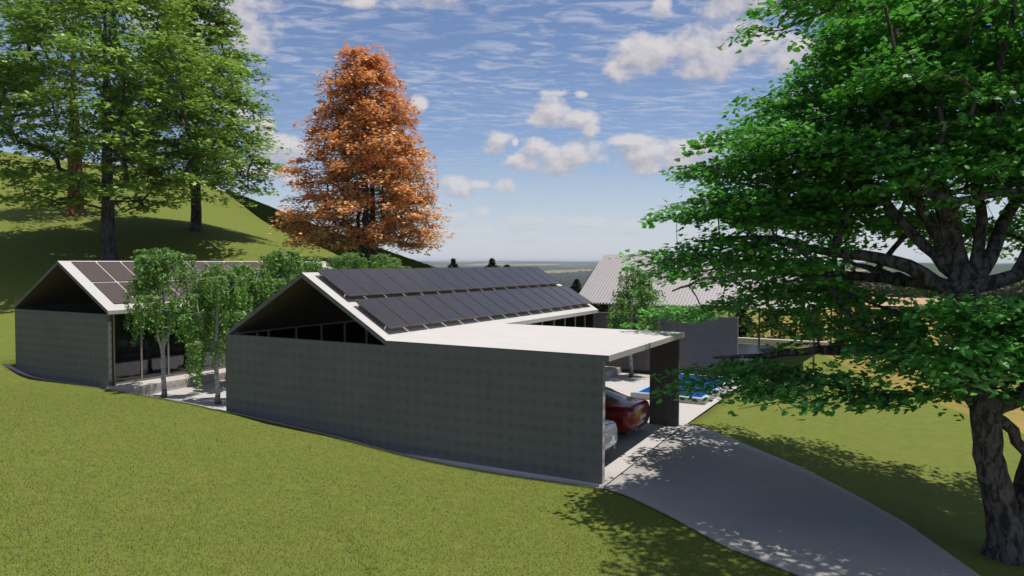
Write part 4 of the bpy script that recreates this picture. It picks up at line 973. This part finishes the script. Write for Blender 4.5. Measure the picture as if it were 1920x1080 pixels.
# ------------------------------------------------------------------ light, sky, camera
CLOUDS = [(1085,180,12,6),(900,345,16,7),(1160,440,30,5),(1060,450,70,4),(940,455,50,4),(860,405,20,7),(1500,215,50,18),(1430,330,50,20),(450,230,20,30),(690,20,60,10),(380,20,100,95),(440,85,50,48),(330,60,60,60),(600,-30,170,38),(820,-8,48,24),(1235,30,16,20),(1420,12,100,42),(1490,-5,75,50),(1370,30,50,25),
 (1190,112,38,34),(1240,108,52,32),(1325,110,80,42),(1400,108,70,34),(1478,122,52,22),(1160,140,26,18),(1300,145,40,14),
 (1040,205,26,26),(1078,228,34,17),(1012,226,28,11),(1102,243,15,12),(1040,176,26,7),
 (930,268,27,17),(965,268,7,7),(1000,280,26,22),(1032,300,66,22),(1090,290,46,20),(985,302,30,18),(1125,300,18,14),
 (1188,267,40,9),(1222,292,55,25),(1300,288,80,24),(1370,318,75,24),(1255,305,90,20),(946,348,18,15),(852,352,30,17),(905,395,14,8),
 (525,292,48,22),(495,330,60,14),(490,252,22,16),(785,200,14,14),(1010,412,58,9),(1110,416,62,8),(875,428,52,7),(985,434,40,6),(1180,418,40,6),(560,345,30,10),(880,446,60,6),(720,250,9,5)]
def build_world():
    w = bpy.data.worlds.new('World'); SC.world = w; w.use_nodes = True; t = w.node_tree
    bg = t.nodes['Background']; sky = t.nodes.new('ShaderNodeTexSky'); sky.sky_type = 'NISHITA'; sky.sun_disc = False
    sky.sun_elevation = SUN_EL; sky.sun_rotation = SUN_ROT; sky.altitude = 200; sky.air_density = 1.0; sky.dust_density = .2; sky.ozone_density = 3
    def N(tree, typ, **k):
        n = tree.nodes.new(typ)
        for a, v in k.items(): setattr(n, a, v)
        return n
    def mth(tree, op, a, b=None, c=None, clamp=False):
        n = tree.nodes.new('ShaderNodeMath'); n.operation = op; n.use_clamp = clamp
        for i, x in enumerate((a, b, c)):
            if x is None: continue
            if isinstance(x, (int, float)): n.inputs[i].default_value = x
            else: tree.links.new(x, n.inputs[i])
        return n.outputs[0]
    def vm(tree, op, a, b):
        n = tree.nodes.new('ShaderNodeVectorMath'); n.operation = op
        for i, x in enumerate((a, b)):
            if isinstance(x, tuple): n.inputs[i].default_value = x
            else: tree.links.new(x, n.inputs[i])
        return n.outputs['Value'] if op in ('DOT_PRODUCT', 'LENGTH') else n.outputs[0]
    # cumulus: density as a function of (azimuth, elevation)
    g = bpy.data.node_groups.new('cumulus', 'ShaderNodeTree')
    g.interface.new_socket('P', in_out='INPUT', socket_type='NodeSocketVector'); g.interface.new_socket('D', in_out='OUTPUT', socket_type='NodeSocketFloat')
    gi = g.nodes.new('NodeGroupInput'); go = g.nodes.new('NodeGroupOutput'); P = gi.outputs[0]; acc = None
    nz = N(g, 'ShaderNodeTexNoise'); nz.inputs['Scale'].default_value = 21; nz.inputs['Detail'].default_value = 7; nz.inputs['Roughness'].default_value = .60
    mp = vm(g, 'MULTIPLY', P, (1, 1.35, 1)); g.links.new(mp, nz.inputs['Vector'])
    for (x, y, rx, ry) in CLOUDS:
        q = vm(g, 'SUBTRACT', P, (math.atan((x - 960) / 1394.5), math.atan((488 - y) / 1394.5), 0))
        q = vm(g, 'MULTIPLY', q, (1394.5 / rx / 1.28, 1394.5 / ry / 1.28, 0)); L = vm(g, 'DOT_PRODUCT', q, q)
        m = mth(g, 'SUBTRACT', 1, L)
        acc = m if acc is None else mth(g, 'MAXIMUM', acc, m)
    acc = mth(g, 'MAXIMUM', acc, -1.2)
    d = mth(g, 'ADD', acc, mth(g, 'MULTIPLY', mth(g, 'SUBTRACT', nz.outputs[0], .5), 4.6)); g.links.new(d, go.inputs[0])
    co = N(t, 'ShaderNodeTexCoord'); D = co.outputs['Generated']; yw = .4953
    f = vm(t, 'DOT_PRODUCT', D, (-math.sin(yw), math.cos(yw), 0)); r = vm(t, 'DOT_PRODUCT', D, (math.cos(yw), math.sin(yw), 0)); z = vm(t, 'DOT_PRODUCT', D, (0, 0, 1))
    az = mth(t, 'ARCTAN2', r, f); el = mth(t, 'ARCSINE', z); cb = N(t, 'ShaderNodeCombineXYZ'); t.links.new(az, cb.inputs[0]); t.links.new(el, cb.inputs[1])
    G1 = N(t, 'ShaderNodeGroup', node_tree=g); t.links.new(cb.outputs[0], G1.inputs[0])
    G2 = N(t, 'ShaderNodeGroup', node_tree=g); t.links.new(vm(t, 'ADD', cb.outputs[0], (.006, .012, 0)), G2.inputs[0])
    mr = N(t, 'ShaderNodeMapRange', interpolation_type='SMOOTHSTEP'); mr.inputs[1].default_value = -.25; mr.inputs[2].default_value = 1.0; t.links.new(G1.outputs[0], mr.inputs[0])
    mask = mr.outputs[0]
    rel = mth(t, 'SUBTRACT', G1.outputs[0], G2.outputs[0])                       # rises towards the sun-facing upper edge
    lit = mth(t, 'ADD', mth(t, 'MULTIPLY', rel, .55), .52, clamp=True)
    def mixc(fac, a, b):
        n = N(t, 'ShaderNodeMix', data_type='RGBA')
        for i, x in ((0, fac), (6, a), (7, b)):
            if isinstance(x, (int, float)): n.inputs[i].default_value = x
            elif isinstance(x, tuple): n.inputs[i].default_value = (*x, 1)
            else: t.links.new(x, n.inputs[i])
        return n.outputs[2]
    k = 1 / SKY_S
    ccol = mixc(lit, tuple(c * k for c in (.40, .40, .47)), tuple(c * k for c in (.70, .665, .675)))
    tint = N(t, 'ShaderNodeMix', data_type='RGBA', blend_type='MULTIPLY'); tint.inputs[0].default_value = 1; t.links.new(sky.outputs[0], tint.inputs[6]); tint.inputs[7].default_value = (1.12, 1.08, 1.18, 1)
    # thin rippled high cloud, laid out on a flat layer far above
    zz = mth(t, 'MAXIMUM', z, .03); cx = N(t, 'ShaderNodeCombineXYZ'); t.links.new(mth(t, 'DIVIDE', r, zz), cx.inputs[0]); t.links.new(mth(t, 'DIVIDE', f, zz), cx.inputs[1])
    n1 = N(t, 'ShaderNodeTexNoise'); n1.inputs['Scale'].default_value = 1; n1.inputs['Detail'].default_value = 6; n1.inputs['Roughness'].default_value = .62; n1.inputs['Distortion'].default_value = .5
    t.links.new(vm(t, 'MULTIPLY', cx.outputs[0], (5.2, 9, 1)), n1.inputs['Vector'])
    n2 = N(t, 'ShaderNodeTexNoise'); n2.inputs['Scale'].default_value = .9; n2.inputs['Detail'].default_value = 3; t.links.new(cx.outputs[0], n2.inputs['Vector'])
    m1 = N(t, 'ShaderNodeMapRange', interpolation_type='SMOOTHSTEP'); m1.inputs[1].default_value = .44; m1.inputs[2].default_value = .66; t.links.new(n1.outputs[0], m1.inputs[0])
    m2 = N(t, 'ShaderNodeMapRange', interpolation_type='SMOOTHSTEP'); m2.inputs[1].default_value = .30; m2.inputs[2].default_value = .56; t.links.new(n2.outputs[0], m2.inputs[0])
    hi = N(t, 'ShaderNodeMapRange', interpolation_type='SMOOTHSTEP'); hi.inputs[1].default_value = .10; hi.inputs[2].default_value = .22; t.links.new(el, hi.inputs[0])
    cir = mth(t, 'MULTIPLY', mth(t, 'MULTIPLY', m1.outputs[0], m2.outputs[0]), mth(t, 'ADD', mth(t, 'MULTIPLY', hi.outputs[0], .33), .13))
    c = mixc(cir, tint.outputs[2], tuple(c * k for c in (.66, .66, .74)))
    n3 = N(t, 'ShaderNodeTexNoise'); n3.inputs['Scale'].default_value = 1.7; n3.inputs['Detail'].default_value = 6; t.links.new(cx.outputs[0], n3.inputs['Vector'])
    m3 = N(t, 'ShaderNodeMapRange', interpolation_type='SMOOTHSTEP'); m3.inputs[1].default_value = .50; m3.inputs[2].default_value = .60; t.links.new(n3.outputs[0], m3.inputs[0])
    up = N(t, 'ShaderNodeMapRange', interpolation_type='SMOOTHSTEP'); up.inputs[1].default_value = .40; up.inputs[2].default_value = .55; t.links.new(el, up.inputs[0])
    c = mixc(mth(t, 'MULTIPLY', m3.outputs[0], up.outputs[0]), c, tuple(q * k for q in (.56, .54, .55)))  # cloud overhead, out of view, added to vary the panel reflections
    lo = N(t, 'ShaderNodeMapRange', interpolation_type='SMOOTHSTEP'); lo.inputs[1].default_value = .17; lo.inputs[2].default_value = -.01; lo.inputs[3].default_value = 0; lo.inputs[4].default_value = .72; t.links.new(el, lo.inputs[0])
    c = mixc(lo.outputs[0], c, tuple(q * k for q in (.58, .64, .74)))
    hz = N(t, 'ShaderNodeMapRange', interpolation_type='SMOOTHSTEP'); hz.inputs[1].default_value = .02; hz.inputs[2].default_value = .13; hz.inputs[3].default_value = .25; hz.inputs[4].default_value = .93; t.links.new(el, hz.inputs[0])
    c = mixc(mth(t, 'MULTIPLY', mask, hz.outputs[0]), c, ccol)
    t.links.new(c, bg.inputs[0]); bg.inputs[1].default_value = SKY_S
SUN = Vector((.20, .13, 1)).normalized()
SUN_EL = math.asin(SUN.z); SUN_ROT = math.atan2(SUN.x, SUN.y); SKY_S = .087
build_world()
sl = bpy.data.lights.new('sun', 'SUN'); sl.energy = 5.0; sl.angle = R_(.55); sl.color = (1, .955, .90)
so = bpy.data.objects.new('sun', sl); COL.objects.link(so); so.rotation_euler = SUN.to_track_quat('Z', 'Y').to_euler()
cam = bpy.data.cameras.new('camera'); cam.sensor_width = 36; cam.lens = 1394.55 / 1920 * 36; cam.clip_start = .1; cam.clip_end = 90000
co = bpy.data.objects.new('camera', cam); COL.objects.link(co); co.location = (6.5616, -16.7921, 5.4177)
yaw, pit, rol = .4953, .0365, .0036
Fv = Vector((-math.sin(yaw) * math.cos(pit), math.cos(yaw) * math.cos(pit), -math.sin(pit))); Rv = Vector((math.cos(yaw), math.sin(yaw), 0)); Uv = Rv.cross(Fv)
R2 = Rv * math.cos(rol) + Uv * math.sin(rol); U2 = -Rv * math.sin(rol) + Uv * math.cos(rol)
co.matrix_world = Matrix.Translation(co.location) @ Matrix((R2, U2, -Fv)).transposed().to_4x4()
SC.camera = co
SC.view_settings.view_transform = 'Standard'; SC.view_settings.look = 'None'; SC.view_settings.exposure = 0; SC.view_settings.gamma = 1
SC.cycles.use_denoising = True; SC.cycles.max_bounces = 8; SC.cycles.transparent_max_bounces = 24; SC.cycles.volume_bounces = 0
